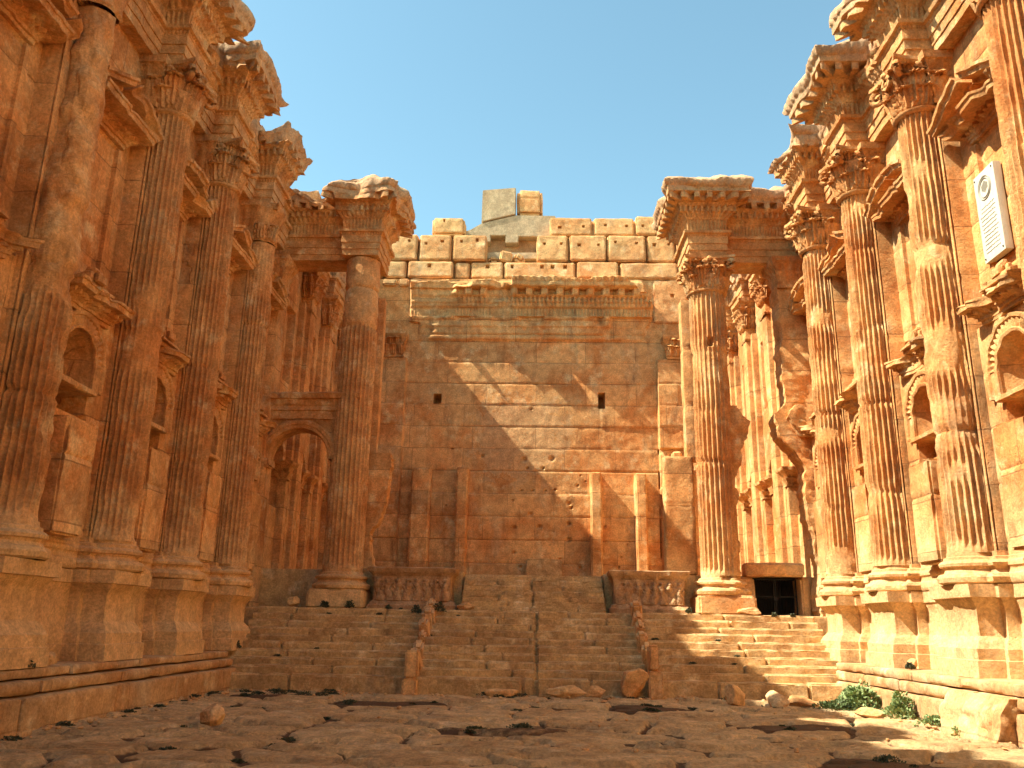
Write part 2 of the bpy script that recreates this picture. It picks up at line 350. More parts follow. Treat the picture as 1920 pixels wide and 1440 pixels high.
# ------------------------------------------------------------------ materials
def stone_mat(name, light=(.66, .355, .135), deep=(.53, .215, .065), pale=(.72, .49, .24), stain=(.15, .065, .03),
              joints=None, course=1.02, length=2.0, bump=.5, lowpale=True, patch=None, grain=1.0, stain_amt=.5, joint_dark=.55, toppale=None):
    m = bpy.data.materials.new(name); m.use_nodes = True; nt = m.node_tree; N = nt.nodes; L = nt.links
    bs = N['Principled BSDF']; bs.inputs['Roughness'].default_value = .92
    if 'Specular IOR Level' in bs.inputs: bs.inputs['Specular IOR Level'].default_value = .15
    geo = N.new('ShaderNodeNewGeometry'); pos = geo.outputs['Position']
    def noise(scale, det=5, rough=.6, stretch=None, dist=0):
        n = N.new('ShaderNodeTexNoise'); n.inputs['Scale'].default_value = scale; n.inputs['Detail'].default_value = det
        n.inputs['Roughness'].default_value = rough; n.inputs['Distortion'].default_value = dist
        if stretch:
            mp = N.new('ShaderNodeMapping'); mp.inputs['Scale'].default_value = stretch; L.new(pos, mp.inputs[0]); L.new(mp.outputs[0], n.inputs[0])
        else: L.new(pos, n.inputs[0])
        return n.outputs[0]
    def ramp(f, a, b, lo=0., hi=1.):
        r = N.new('ShaderNodeMapRange'); r.inputs[1].default_value = a; r.inputs[2].default_value = b; r.inputs[3].default_value = lo; r.inputs[4].default_value = hi
        r.interpolation_type = 'SMOOTHSTEP'; L.new(f, r.inputs[0]); return r.outputs[0]
    def mix(f, a, b, mode='MIX'):
        x = N.new('ShaderNodeMix'); x.data_type = 'RGBA'; x.blend_type = mode
        if isinstance(f, (int, float)): x.inputs[0].default_value = f
        else: L.new(f, x.inputs[0])
        for s_, c in ((6, a), (7, b)):
            if isinstance(c, tuple): x.inputs[s_].default_value = (*c, 1)
            else: L.new(c, x.inputs[s_])
        return x.outputs[2]
    def math_(op, a, b=0.):
        x = N.new('ShaderNodeMath'); x.operation = op
        for i, c in enumerate((a, b)):
            if isinstance(c, (int, float)): x.inputs[i].default_value = c
            else: L.new(c, x.inputs[i])
        return x.outputs[0]
    col = mix(ramp(noise(.55, 6, .62, dist=.6), .38, .64), light, deep)
    col = mix(ramp(noise(1.7, 6, .65), .52, .72), col, pale)
    sep = N.new('ShaderNodeSeparateXYZ'); L.new(pos, sep.inputs[0])
    col = mix(ramp(noise(.8, 6, .68, (1, 1, .6), .4), .54, .70, 0, .55), col, (pale[0] * .74, pale[1] * .78, pale[2] * .86))
    if lowpale:
        zz = math_('ADD', sep.outputs[2], math_('MULTIPLY', noise(1.1, 4), 1.6))
        col = mix(ramp(zz, 5.2, 2.9, 0, .72), col, pale)
    # downward streaks and blotches of dark weathering
    st = math_('MULTIPLY', ramp(noise(1.6, 6, .7, (1, 1, .22)), .50, .74), stain_amt)
    col = mix(st, col, stain)
    st2 = math_('MULTIPLY', ramp(noise(5.5, 6, .75), .60, .78), stain_amt * .8)
    col = mix(st2, col, stain)
    if toppale is not None:
        tp = ramp(math_('ADD', sep.outputs[2], math_('MULTIPLY', noise(3, 4), .9)), toppale, toppale + .9, 0, .75)
        col = mix(tp, col, (.50, .33, .20))
    # cleaner replaced patches
    if patch is not None:
        px, pz, pr, pcol = patch
        dx = math_('MULTIPLY', math_('SUBTRACT', sep.outputs[0], px), 1 / pr[0]); dz = math_('MULTIPLY', math_('SUBTRACT', sep.outputs[2], pz), 1 / pr[1])
        d = math_('SQRT', math_('ADD', math_('MULTIPLY', dx, dx), math_('MULTIPLY', dz, dz)))
        k = ramp(math_('SUBTRACT', math_('ADD', math_('MULTIPLY', noise(1.5, 6, .66, dist=.9), 1.7), .02), d), .16, .20)
        col = mix(math_('MULTIPLY', k, .6), col, pcol)
    hsv = N.new('ShaderNodeHueSaturation'); L.new(col, hsv.inputs['Color']); L.new(math_('MULTIPLY', ramp(noise(19, 6, .75), .3, .7, .74, 1.2), ramp(noise(3.1, 6, .7), .32, .68, .80, 1.16)), hsv.inputs['Value'])
    col = hsv.outputs[0]
    height = math_('ADD', math_('MULTIPLY', noise(5, 9, .74), 1.3 * grain), math_('MULTIPLY', noise(30, 6, .75), .45 * grain))
    vor = N.new('ShaderNodeTexVoronoi'); vor.inputs['Scale'].default_value = 9; L.new(pos, vor.inputs[0])
    pit = ramp(vor.outputs[0], .0, .16, -.7, 0)
    pitm = math_('MULTIPLY', pit, ramp(noise(2.2, 3), .5, .62))
    height = math_('ADD', height, pitm)
    if joints:
        cmb = N.new('ShaderNodeCombineXYZ')
        nz = N.new('ShaderNodeTexNoise'); nz.inputs['Scale'].default_value = 2.2; nz.inputs['Detail'].default_value = 4; L.new(pos, nz.inputs[0])
        jit = math_('MULTIPLY', math_('SUBTRACT', nz.outputs[0], .5), .05)
        hor = sep.outputs[1] if joints == 'YZ' else sep.outputs[0]
        L.new(math_('ADD', hor, jit), cmb.inputs[0]); L.new(math_('ADD', math_('SUBTRACT', sep.outputs[2], joints_off), jit), cmb.inputs[1])
        br = N.new('ShaderNodeTexBrick'); br.offset = .43; br.offset_frequency = 2; br.squash = 1.25; br.squash_frequency = 3
        L.new(cmb.outputs[0], br.inputs[0])
        br.inputs['Scale'].default_value = 1.0; br.inputs['Mortar Size'].default_value = .014; br.inputs['Mortar Smooth'].default_value = .25
        br.inputs['Brick Width'].default_value = length; br.inputs['Row Height'].default_value = course
        br.inputs['Color1'].default_value = (.84, .84, .84, 1); br.inputs['Color2'].default_value = (1.12, 1.1, 1.06, 1); br.inputs['Mortar'].default_value = (1, 1, 1, 1); br.inputs['Bias'].default_value = 0
        col = mix(1.0, col, br.outputs[0], 'MULTIPLY')
        jm = math_('MULTIPLY', br.outputs[1], ramp(noise(1.3, 4), .30, .60, .15, 1))
        col = mix(math_('MULTIPLY', jm, joint_dark), col, stain)
        height = math_('SUBTRACT', height, math_('MULTIPLY', jm, 1.2))
    bp = N.new('ShaderNodeBump'); bp.inputs['Strength'].default_value = bump; bp.inputs['Distance'].default_value = .05
    L.new(height, bp.inputs['Height']); L.new(bp.outputs[0], bs.inputs['Normal'])
    L.new(col, bs.inputs['Base Color'])
    return m
joints_off = 0.06
M_side = stone_mat('orange_limestone_side_wall', bump=.8, joints='YZ', length=2.1, joint_dark=.5)
M_back = stone_mat('orange_limestone_back_wall', joints='XZ', length=2.3, joint_dark=.6, patch=(-.7, 9.8, (3.0, 2.9), (.62, .40, .20)), light=(.69, .39, .155), deep=(.55, .235, .075), stain_amt=.6)
M_carv = stone_mat('carved_limestone', bump=1.0, stain_amt=.6, toppale=15.0)
M_shaft = stone_mat('column_limestone', bump=.9, stain_amt=.28)
M_block = stone_mat('pale_limestone_block', light=(.72, .44, .19), deep=(.62, .30, .115), pale=(.78, .54, .28), bump=.8, lowpale=False, stain_amt=.3)
M_new = stone_mat('restored_pale_stone', light=(.50, .40, .25), deep=(.45, .34, .21), pale=(.55, .44, .28), bump=.35, lowpale=False, stain_amt=.12)
M_step = stone_mat('step_limestone', light=(.64, .41, .18), deep=(.48, .28, .12), pale=(.78, .56, .30), stain=(.10, .06, .036), bump=.9, lowpale=False, stain_amt=.5)
M_ledge = stone_mat('ledge_limestone', light=(.52, .33, .16), deep=(.42, .22, .09), pale=(.64, .48, .28), bump=.6, lowpale=False, stain_amt=.4, joints='YZ', course=5, length=1.9, joint_dark=.4)
M_relief = stone_mat('relief_limestone', light=(.50, .30, .15), deep=(.40, .21, .095), pale=(.58, .40, .22), bump=.7, lowpale=False, stain_amt=.6)

def flat_mat(name, col, rough=.8, metal=0.0):
    m = bpy.data.materials.new(name); m.use_nodes = True; N = m.node_tree.nodes; L = m.node_tree.links
    bs = N['Principled BSDF']; bs.inputs['Roughness'].default_value = rough; bs.inputs['Metallic'].default_value = metal
    n = N.new('ShaderNodeTexNoise'); n.inputs['Scale'].default_value = 9; n.inputs['Detail'].default_value = 6
    r = N.new('ShaderNodeMix'); r.data_type = 'RGBA'; L.new(n.outputs[0], r.inputs[0])
    r.inputs[6].default_value = (*[c * .7 for c in col], 1); r.inputs[7].default_value = (*[min(1, c * 1.25) for c in col], 1)
    L.new(r.outputs[2], bs.inputs['Base Color']); return m
M_iron = flat_mat('dark_iron', (.02, .02, .022), .6, .6)
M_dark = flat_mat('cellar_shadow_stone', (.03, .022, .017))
M_marble = flat_mat('white_marble', (.50, .47, .37), .7)
M_engr = flat_mat('engraved_lead', (.33, .30, .23), .7)
M_leaf = flat_mat('weed_leaf', (.09, .13, .04), .7)
M_leaf2 = flat_mat('pale_weed_leaf', (.24, .32, .12), .7)
M_dry = flat_mat('dry_weed_leaf', (.07, .075, .035), .8)

# ------------------------------------------------------------------ ground
def make_ground():
    mb = MB(); ys = np.concatenate([np.linspace(-3, 4.6, 40), np.linspace(4.7, 21.2, 380)]); xs = np.linspace(-8.2, 8.4, 360)
    X, Y = np.meshgrid(xs, ys, indexing='ij')
    P2 = np.stack([X, Y, 0 * X], -1)
    wx = X + .55 * (fbm(P2, .9, 3, 1) - .5) + .5 * (fbm(P2, 2.4, 2, 4) - .5); wy = Y + .45 * (fbm(P2, .8, 3, 2) - .5) + .12 * X * 0
    sx, sy = 1.75, .98
    gx, gy = wx / sx, wy / sy; ix, iy = np.floor(gx), np.floor(gy)
    F1 = np.full(X.shape, 9.); F2 = np.full(X.shape, 9.); cid = np.zeros(X.shape)
    z0 = np.zeros_like(ix)
    for a in (-1, 0, 1):
        for b in (-1, 0, 1):
            jx, jy = ix + a, iy + b
            off = np.where(np.mod(jy, 2) > 0, .5, 0)
            cx = (jx + .5 + (_h(jx, jy, z0, 5) - .5) * .7); cyy = (jy + .5 + (_h(jx, jy, z0, 8) - .5) * .6)
            d = np.sqrt(((gx - cx) * 1.25) ** 2 + ((gy - cyy) * 1.0) ** 2)
            hh = _h(jx, jy, z0, 13)
            nearer = d < F1
            F2 = np.where(nearer, F1, np.minimum(F2, d)); cid = np.where(nearer, hh, cid); F1 = np.where(nearer, d, F1)
    gap = F2 - F1
    tilt = (cid - .5)
    miss = sstep(.86, .93, cid)
    wide = .03 + .14 * vnoise(P2, 1.7, 66) ** 2
    slab = sstep(.02, wide + .07, gap + .10 * (fbm(P2, .28, 3, 71) - .5))
    worn = fbm(P2 * np.array([1, 2.0, 1]), .9, 4, 9)
    # rock-like ribs running across the court
    ribs = fbm(P2 * np.array([.55, 2.1, 1]), .55, 4, 19)
    Z = slab * (.075 + .06 * tilt) + .055 * (worn - .5) + .085 * (ribs - .5) * slab - .05 * miss * slab - .075 + .06 * (fbm(P2, 2.6, 2, 3) - .5)
    Z = Z - .10 * sstep(.58, .68, fbm(P2 * np.array([.7, 2.0, 1]), .5, 3, 40))
    Z += .018 * (fbm(P2, .14, 3, 91) - .5)
    Z += .03
    mb.grid(np.stack([X, Y, Z], -1))
    return mb, Z, xs, ys, slab * (1 - miss)
gmb, GZ, GX, GY, GS = make_ground()
def ground_z(x, y):
    i = int(np.clip(np.searchsorted(GX, x), 0, len(GX) - 1)); j = int(np.clip(np.searchsorted(GY, y), 0, len(GY) - 1)); return float(GZ[i, j])
M_ground = stone_mat('worn_paving_rock', light=(.72, .475, .23), deep=(.58, .355, .16), pale=(.80, .58, .32), stain=(.16, .09, .045), bump=1.2, lowpale=False, stain_amt=.45, grain=1.3)
def soil_into(mat):
    nt = mat.node_tree; N = nt.nodes; L = nt.links; bs = N['Principled BSDF']; cur = bs.inputs['Base Color'].links[0].from_socket
    at = N.new('ShaderNodeAttribute'); at.attribute_name = 'soil'
    nz = N.new('ShaderNodeTexNoise'); nz.inputs['Scale'].default_value = 4.5; nz.inputs['Detail'].default_value = 7; nz.inputs['Roughness'].default_value = .7
    geo = N.new('ShaderNodeNewGeometry'); L.new(geo.outputs['Position'], nz.inputs[0])
    a = N.new('ShaderNodeMath'); a.operation = 'ADD'; L.new(at.outputs['Fac'], a.inputs[0])
    b = N.new('ShaderNodeMath'); b.operation = 'MULTIPLY_ADD'; L.new(nz.outputs[0], b.inputs[0]); b.inputs[1].default_value = .9; b.inputs[2].default_value = -.45; L.new(b.outputs[0], a.inputs[1])
    r = N.new('ShaderNodeMapRange'); r.inputs[1].default_value = .60; r.inputs[2].default_value = .86; L.new(a.outputs[0], r.inputs[0])
    s = N.new('ShaderNodeMix'); s.data_type = 'RGBA'; L.new(r.outputs[0], s.inputs[0]); L.new(cur, s.inputs[6]); s.inputs[7].default_value = (.15, .085, .045, 1)
    L.new(s.outputs[2], bs.inputs['Base Color'])
soil_into(M_ground)
g = gmb.build('paved_ground', M_ground, angle=None, merge=False); g['kind'] = 'structure'
at = g.data.attributes.new('soil', 'FLOAT', 'POINT'); at.data.foreach_set('value', (1 - GS).reshape(-1).astype(np.float32))
mb = MB(); xs = np.linspace(-600, 600, 25)
Xg, Yg = np.meshgrid(xs, xs, indexing='ij'); mb.grid(np.stack([Xg, Yg, Xg * 0 - .35], -1))
o = mb.build('ground', M_ground, angle=None); o['kind'] = 'structure'

# ------------------------------------------------------------------ engaged columns
WX = 8.50       # plane of the side walls
NX = 8.24       # plane of the niche frames, standing proud of the wall
CX = 7.98       # axis of the engaged columns
PED = [(.86, .20, 0), (1.14, .19, 0), (1.15, .15, 0), (1.33, .15, 0), (1.36, .12, 0), (1.42, .10, 0), (1.50, .03, 0), (1.54, .0, 0), (1.75, .0, 0), (1.98, 0, 0),
       (2.02, .02, 0), (2.07, .05, 0), (2.12, .10, 0), (2.17, .12, 0), (2.18, .17, 0), (2.40, .18, 0), (2.41, -.1, 0), (2.41, -2, 0)]
PED_DIE = .57
def base_prof(r):
    return [(2.41, r + .20), (2.44, r + .25), (2.52, r + .27), (2.58, r + .23), (2.60, r + .15), (2.66, r + .11), (2.70, r + .13), (2.72, r + .18), (2.77, r + .19), (2.81, r + .14), (2.83, r + .08), (2.88, r + .07), (2.90, r + .01), (2.98, r)]
def entab(z0, top, corn=.78):
    e = [(z0, -.9, 0), (z0, 0, 0), (z0 + .20, .0, 0), (z0 + .205, .03, 0), (z0 + .42, .03, 0), (z0 + .425, .06, 0), (z0 + .68, .06, 0), (z0 + .69, .09, 'bd'), (z0 + .74, .10, 'bd'),
         (z0 + .76, .16, 0), (z0 + .84, .18, 0), (z0 + .85, .04, 0), (z0 + .88, .03, 'fl'), (z0 + 1.05, .04, 'fl'), (z0 + 1.25, .07, 'fl'), (z0 + 1.27, .09, 0), (z0 + 1.31, .10, 0),
         (z0 + 1.33, .15, 'eg'), (z0 + 1.40, .20, 'eg'), (z0 + 1.43, .20, 0), (z0 + 1.45, .30, 'dn'), (z0 + 1.61, .31, 'dn'), (z0 + 1.63, .30, 0), (z0 + 1.66, .34, 'eg'), (z0 + 1.72, .38, 0),
         (z0 + 1.74, .38 + (corn - .38) * .9, 'md'), (z0 + 1.92, .38 + (corn - .38) * .92, 'md'), (z0 + 1.94, corn, 0), (z0 + 2.12, corn + .02, 0), (z0 + 2.14, corn + .07, 'lf'), (z0 + 2.22, corn + .12, 'lf'), (z0 + 2.33, corn + .15, 'lf')]
    n = 7
    for k in range(1, n + 1):
        t = k / n; e.append((z0 + 2.33 + (top - z0 - 2.33) * t, (corn + .15) * math.cos(t * 1.45) - .0, 0))
    e.append((top, 0.05, 0)); e.append((top, -.5, 0)); e.append((top - .02, -3, 0))
    # subdivide long gaps
    out = [e[0]]
    for q in e[1:]:
        z_, o_, _ = out[-1]; d = max(abs(q[0] - z_), abs(q[1] - o_)); k = int(d / .12)
        for i in range(1, k + 1):
            t = i / (k + 1); out.append((z_ + (q[0] - z_) * t, o_ + (q[1] - o_) * t, q[2] if q[2] else 0))
        out.append(q)
    return out
def engaged(side, y, label, seed, wear=.45, bare=(), cap_ruin=.15, ent_ruin=.5, top=16.1, holes=(), lump=.35, corn=.78, amp=.015, er=0.0):
    s = side
    t = thing('engaged_column', label, 'column', (s * CX, y, .86), 'engaged columns along the side walls')
    def rect(xi, yw):   # rectangle from inside the wall to xi on the court side
        a, b = s * xi, s * (WX + .2); return min(a, b), max(a, b), y - yw, y + yw
    # pedestal and the broader pilaster pedestal behind it
    mb = MB(); x0, x1, y0, y1 = rect(CX - .38, PED_DIE); rect_rings(mb, x0, x1, y0, y1, PED, .06, seed, .02, ruin=0)
    x0, x1, y0, y1 = rect(8.02, .70); rect_rings(mb, x0, x1, y0, y1, [(z + (.004 if z > 2.4 else 0), o * .8, p) for z, o, p in PED], .07, seed + 1, .02)
    mb.build('pedestal', M_shaft, t)
    # base
    mb = MB(); lathe(mb, s * CX, y, base_prof(.42)[:0] + [(z, .46 + (r - .56) * .82) for z, r in base_prof(.56)], seed, .018, 96, ruin=.5)
    x0, x1, y0, y1 = rect(8.06, .60); rect_rings(mb, x0, x1, y0, y1, [(z, r - .56 if z < 2.9 else 0, 0) for z, r in base_prof(.56)], .08, seed + 2, .012)
    mb.build('base', M_shaft, t)
    a0, a1 = (50, 310) if s > 0 else (-130, 130)
    mb = MB(); shaft(mb, s * CX, y, 2.96, 11.98, .465, .405, seed, a0, a1, wear=wear, bare=bare, holes=holes, er=er)
    mb.build('shaft', M_shaft, t, angle=50)
    # pilaster behind the shaft
    mb = MB(); xi = s * 8.14
    rbox(mb, (min(xi, s * 9.0), y - .52, 2.95), (max(xi, s * 9.0), y + .52, 12.05), .12, .03, .02, seed + 4, grooves=[(2, 2.95 + k * 1.02 + .11) for k in range(1, 9)])
    for e_ in (-1, 1):
        yy = y + e_ * .46
        rbox(mb, (min(xi, xi - s * .035), yy - .045, 2.97), (max(xi, xi - s * .035), yy + .045, 12.0), .15, .015, .01, seed + 6)
    mb.build('pilaster', M_side, t)
    mb = MB(); capital(mb, s * CX, y, 12.0, 13.12, .41, .66, seed, cap_ruin)
    mb.build('capital', M_carv, t, angle=50)
    x0, x1 = sorted((s * 8.12, s * 9.0))
    mb = MB(); rect_rings(mb, x0, x1, y - .52, y + .52, [(12.0, .04, 0), (12.1, .05, 0), (12.12, 0, 0), (12.4, .03, 'lf'), (12.6, .12, 'lf'), (12.62, .04, 'lf'), (12.8, .1, 'lf'), (12.95, .2, 'lf'), (12.96, .22, 0), (13.12, .24, 0), (13.12, -1, 0)], .05, seed, .04)
    mb.build('pilaster_capital', M_carv, t)
    mb = MB(); x0, x1, y0, y1 = rect(7.68, .48)
    rect_rings(mb, x0, x1, y0, y1, entab(13.12, top, corn), .036, seed, amp, ent_ruin, 14.9, lump, base_off=.15)
    mb.build('entablature_block', M_carv, t, angle=45)
    return t

LY = [12.6, 15.85, 18.9, 22.2]; RY = [12.25, 15.75, 19.2, 22.35]
engaged(-1, LY[0], 'huge ruined column nearest the viewer on the left, fluting stripped from its upper shaft', 11, .75, [(6.5, 12.5, 1.0), (2.9, 3.3, .3)], .9, .7, 16.2, amp=.04, er=.09)
engaged(-1, 9.35, 'half hidden column cut off by the left picture edge, bare rough shaft', 10, .75, [(4, 12.5, 1.0)], .9, .7, 16.2, amp=.04, er=.08)
engaged(-1, LY[1], 'second shaded column from the left with crisp flutes and a scarred patch at mid height', 22, .35, [(6.2, 7.1, .9)], .3, .55, 15.9)
engaged(-1, LY[2], 'third shaded column from the left, evenly fluted, under a long ragged cornice block', 33, .35, [], .15, .45, 15.75, corn=.66)
engaged(-1, LY[3], 'fourth shaded column from the left, slimmest of its row, with a smooth broken capital', 44, .35, [(10.3, 12.5, .9)], .95, .6, 15.2, lump=.25, corn=.5)
engaged(1, RY[3], 'sunlit fluted column beside the iron gate at the top of the steps', 55, .5, [(8.0, 8.6, .5)], .1, .75, 15.6, corn=.45)
engaged(1, RY[2], 'sunlit fluted column second from the iron gate, under the widest overhanging cornice', 66, .45, [(7.2, 8.2, .5), (4.5, 4.8, .4)], .12, .35, 15.9)
engaged(1, RY[1], 'sunlit column with deeply gouged flutes between the two largest arched niches', 77, .6, [(4.9, 5.9, .8), (6.7, 7.2, .9)], .1, .6, 15.9)
engaged(1, RY[0], 'sunlit fluted column at the right picture edge beyond the white plaque', 88, .4, [], .2, .5, 15.9)

# ------------------------------------------------------------------ side walls
BAYS_L = [(9.4 + 12.6) / 2, (LY[0] + LY[1]) / 2, (LY[1] + LY[2]) / 2, (LY[2] + LY[3]) / 2, (LY[3] + 25.2) / 2]
BAYS_R = [(9.1 + 12.25) / 2, (RY[0] + RY[1]) / 2, (RY[1] + RY[2]) / 2, (RY[2] + RY[3]) / 2, (RY[3] + 25.2) / 2]
def side_wall(side, bays, label, seed, zmax=14.9):
    s = side; t = thing('temple_side_wall', label, 'wall', (s * WX, 12, 0), 'long side walls of the court')
    yb = 25.75
    ys = np.concatenate([np.arange(-6, 8, .4), np.arange(8, yb, .045), [yb]]); zs = np.arange(.5, zmax + .01, .05)
    Y, Z = np.meshgrid(ys, zs, indexing='ij'); rec = np.zeros_like(Y)
    P = np.stack([Y * 0, Y, Z], -1)
    for yc in bays:
        dy = Y - yc
        hw = .55; zsp, zb = 6.06, 5.60
        rec = np.where((np.abs(dy) < 1.12) & (Z < 7.0 + .25 * vnoise(P, .3, seed)), NX - WX, rec)
        inside = (np.abs(dy) < hw) & (Z > zb) & (np.where(Z > zsp, dy ** 2 + (Z - zsp) ** 2 < hw ** 2, True))
        dep = .10 + .62 * np.sqrt(np.clip(1 - (dy / hw) ** 2, 0, 1))
        dz = np.clip(Z - zsp, 0, 1)
        dep = np.where(Z > zsp, .10 + .62 * np.sqrt(np.clip(1 - (dy ** 2 + dz ** 2) / hw ** 2, 0, 1)), dep)
        ang = np.arctan2(dz + .05, dy); dep = dep - .035 * np.abs(np.sin(ang * 6)) * (Z > zsp - .1)
        rec = np.where(inside, dep + NX - WX, rec)
        # cavity under the sill
        cav = (np.abs(dy) < .52) & (Z > 5.12) & (Z <= 5.50)
        rec = np.where(cav, .68 + NX - WX, rec)
        low = (np.abs(dy) < .60) & (Z > 2.9) & (Z <= 5.12)
        rec = np.where(low, .12 + NX - WX, rec)
        # upper rectangular niche
        upn = (np.abs(dy) < .62) & (Z > 8.0) & (Z < 10.7)
        rec = np.where(upn, .04, rec)
    rec = rec + .02 * (fbm(P, .6, 4, seed) - .5) - .0
    # joints
    for k in range(1, 16):
        zz = k * 1.02 + joints_off; rec = rec + .02 * np.exp(-((Z - zz - .02 * (vnoise(P, .8, seed) - .5)) / .03) ** 2)
    rag = .0
    Pw = np.stack([s * (WX + rec), Y, Z], -1)
    Pw[:, -3:, 2] += (.5 * (fbm(P[:, -3:], 1.2, 3, seed + 9) - .6))
    mb = MB(); mb.grid(Pw, flip=(s > 0))
    # solid back and top
    mb.grid(np.stack([Pw[:, -1], Pw[:, -1] + np.array([s * 1.6, 0, .1])], 0).transpose(1, 0, 2), flip=(s > 0))
    mb.grid(np.stack([Pw[:, -1] + np.array([s * 1.6, 0, .1]), Pw[:, 0] * [0, 1, 1] + np.array([s * (WX + 1.6), 0, 0])], 0).transpose(1, 0, 2), flip=(s > 0))
    mb.build('masonry', M_side, t)
    rng = random.Random(seed)
    for i, yc in enumerate(bays):
        # archivolt
        n = 110; 
        nmb = MB(); prof = [(.55, 0.0), (.55, .05), (.60, .07), (.62, .04), (.70, .055), (.78, .04), (.80, .08), (.86, .09), (.88, 0)]
        th = np.linspace(-.0, math.pi, n)
        pts = [(yc + math.cos(a), 6.06 + math.sin(a), math.cos(a), math.sin(a)) for a in th]
        rows = []
        for (rr, o) in prof:
            R_ = []
            for k, a in enumerate(th):
                oo = o + (.022 * math.sin(k * 1.15) if .6 < rr < .79 else 0) + .012 * math.sin(k * .31 + yc)
                R_.append((s * (NX - oo), yc + rr * math.cos(a), 6.06 + rr * math.sin(a)))
            # down the jambs
            R_ = [(s * (NX - o), yc + rr, 5.6), (s * (NX - o), yc + rr, 5.8)] + R_ + [(s * (NX - o), yc - rr, 5.8), (s * (NX - o), yc - rr, 5.6)]
            rows.append(R_)
        nmb.grid(np.array(rows), flip=(s < 0))
        root = nmb.build('niche', M_carv, t)
        # sill lip over the cavity
        mb = MB(); a, b = sorted((s * (NX - .16), s * (NX + .5)))
        rbox(mb, (a, yc - .66, 5.48), (b, yc + .66, 5.62), .07, .03, .03, seed + i, 1.0)
        mb.build('sill', M_carv, root)
        # broken block standing under the niche
        mb = MB(); a, b = sorted((s * (NX - .34), s * (NX + .2)))
        rbox(mb, (a, yc - .50, 2.9), (b, yc + .50, 5.14 - rng.uniform(0, .22)), .06, .05, .05, seed + 60 + i, 1.8, rough=.4, grooves=[(2, 4.25)])
        mb.build('block', M_side, root)
        # dentilled lower pediment, broken differently in each bay
        pediment(root, s, yc, 6.86 if s < 0 else 7.0, .68, 'flat' if i % 2 else 'flat', seed + 7 * i, ruin=rng.uniform(.5, .9), h=.58, out=.42, name='lower_pediment', plane=NX)
        pediment(root, s, yc, 10.72, .68, 'tri' if (i % 2) else 'curve', seed + 13 * i, ruin=.15 if i else .3, h=.80, out=.58, name='upper_pediment')
        for e_ in (-1, 1):
            mb = MB(); a, b = sorted((s * (WX - .07), s * (WX + .1)))
            rbox(mb, (a, yc + e_ * .70 - .09, 7.9), (b, yc + e_ * .70 + .09, 10.70), .15, .02, .012, seed + i)
            mb.build('pilaster_strip', M_side, root)
    # base mouldings and wall entablature running between the columns
    for i, yc in enumerate(bays):
        mb = MB(); x0, x1 = sorted((s * 8.22, s * (WX + .3)))
        rect_rings(mb, x0, x1, yc - 1.0, yc + 1.0, [(z - .004, o * .55, p) for z, o, p in PED if o > -1] + [(2.405, -.1, 0)] + [(z, (r - .56) * .5, 0) for z, r in base_prof(.56)] + [(3.0, -.3, 0)], .08, seed + i, .015)
        mb.build('wall_base_moulding', M_shaft, t)
        mb = MB(); x0, x1 = sorted((s * 8.20, s * (WX + .5)))
        rect_rings(mb, x0, x1, yc - 1.15, yc + 1.15, entab(13.12, 15.46, .24), .045, seed + 50 + i, .02, 1.0, 14.4, .3, base_off=.05)
        mb.build('wall_entablature', M_carv, t, angle=45)
    return t

PW = [8.5]
def bar(mb, s, prof, p0, p1, res=.05, seed=0, amp=.015, ruin=0.0, mitre=(0, 0)):
    """moulding on a side wall: prof (t, out, pattern) with t = distance across, along p0->p1 in the (y,z) plane"""
    p0 = np.array(p0, float); p1 = np.array(p1, float); Ln = np.linalg.norm(p1 - p0); d = (p1 - p0) / Ln; nn = np.array([-d[1], d[0]])
    if nn[1] < 0: nn = -nn
    n = max(3, int(Ln / res)); a = np.linspace(0, 1, n)
    rows = []
    for (tt, o, pat) in prof:
        base = p0[None] + d[None] * (a[:, None] * Ln + (mitre[0] * o * (1 - a) - mitre[0] * 0)[:, None] * -1 + (mitre[1] * o * a)[:, None]) + nn[None] * tt
        ss = a * Ln - Ln / 2; cut = 0
        if pat == 'dn': cut = .07 * (1 - sq(2 * math.pi * ss / .13, 5))
        elif pat == 'eg': cut = .03 * (1 - sq(2 * math.pi * ss / .10, 1.5))
        elif pat == 'md': cut = .12 * (1 - sq(2 * math.pi * ss / .26, 5))
        P = np.stack([a * 0, base[:, 0], base[:, 1]], -1)
        m = 1.0
        if ruin: 
            k = fbm(P + np.array([seed * 1.7, 0, 0]), .55, 3, seed); m = np.clip(1.4 - (ruin + .25) * 2.2 * np.clip(k - .25, 0, 1) * 1.5, .12, 1)
        oo = o * m - cut - amp * 1.6 * (fbm(P + np.array([o, 0, 0]), .16, 3, seed) * 2 - .6)
        rows.append(np.stack([s * (PW[0] - oo), base[:, 0], base[:, 1] - (0.0)], -1))
    G = np.array(rows); Gn = fbm(G, .3, 3, seed + 5) - .5; G[..., 2] += .05 * Gn; G[..., 1] += .03 * Gn; mb.grid(G, flip=(s < 0))
    for e_ in (0, -1):       # end faces
        E = G[:, e_]; W_ = E.copy(); W_[:, 0] = s * (PW[0] + .05)
        mb.grid(np.stack([E, W_]), flip=(e_ == 0) ^ (s < 0))
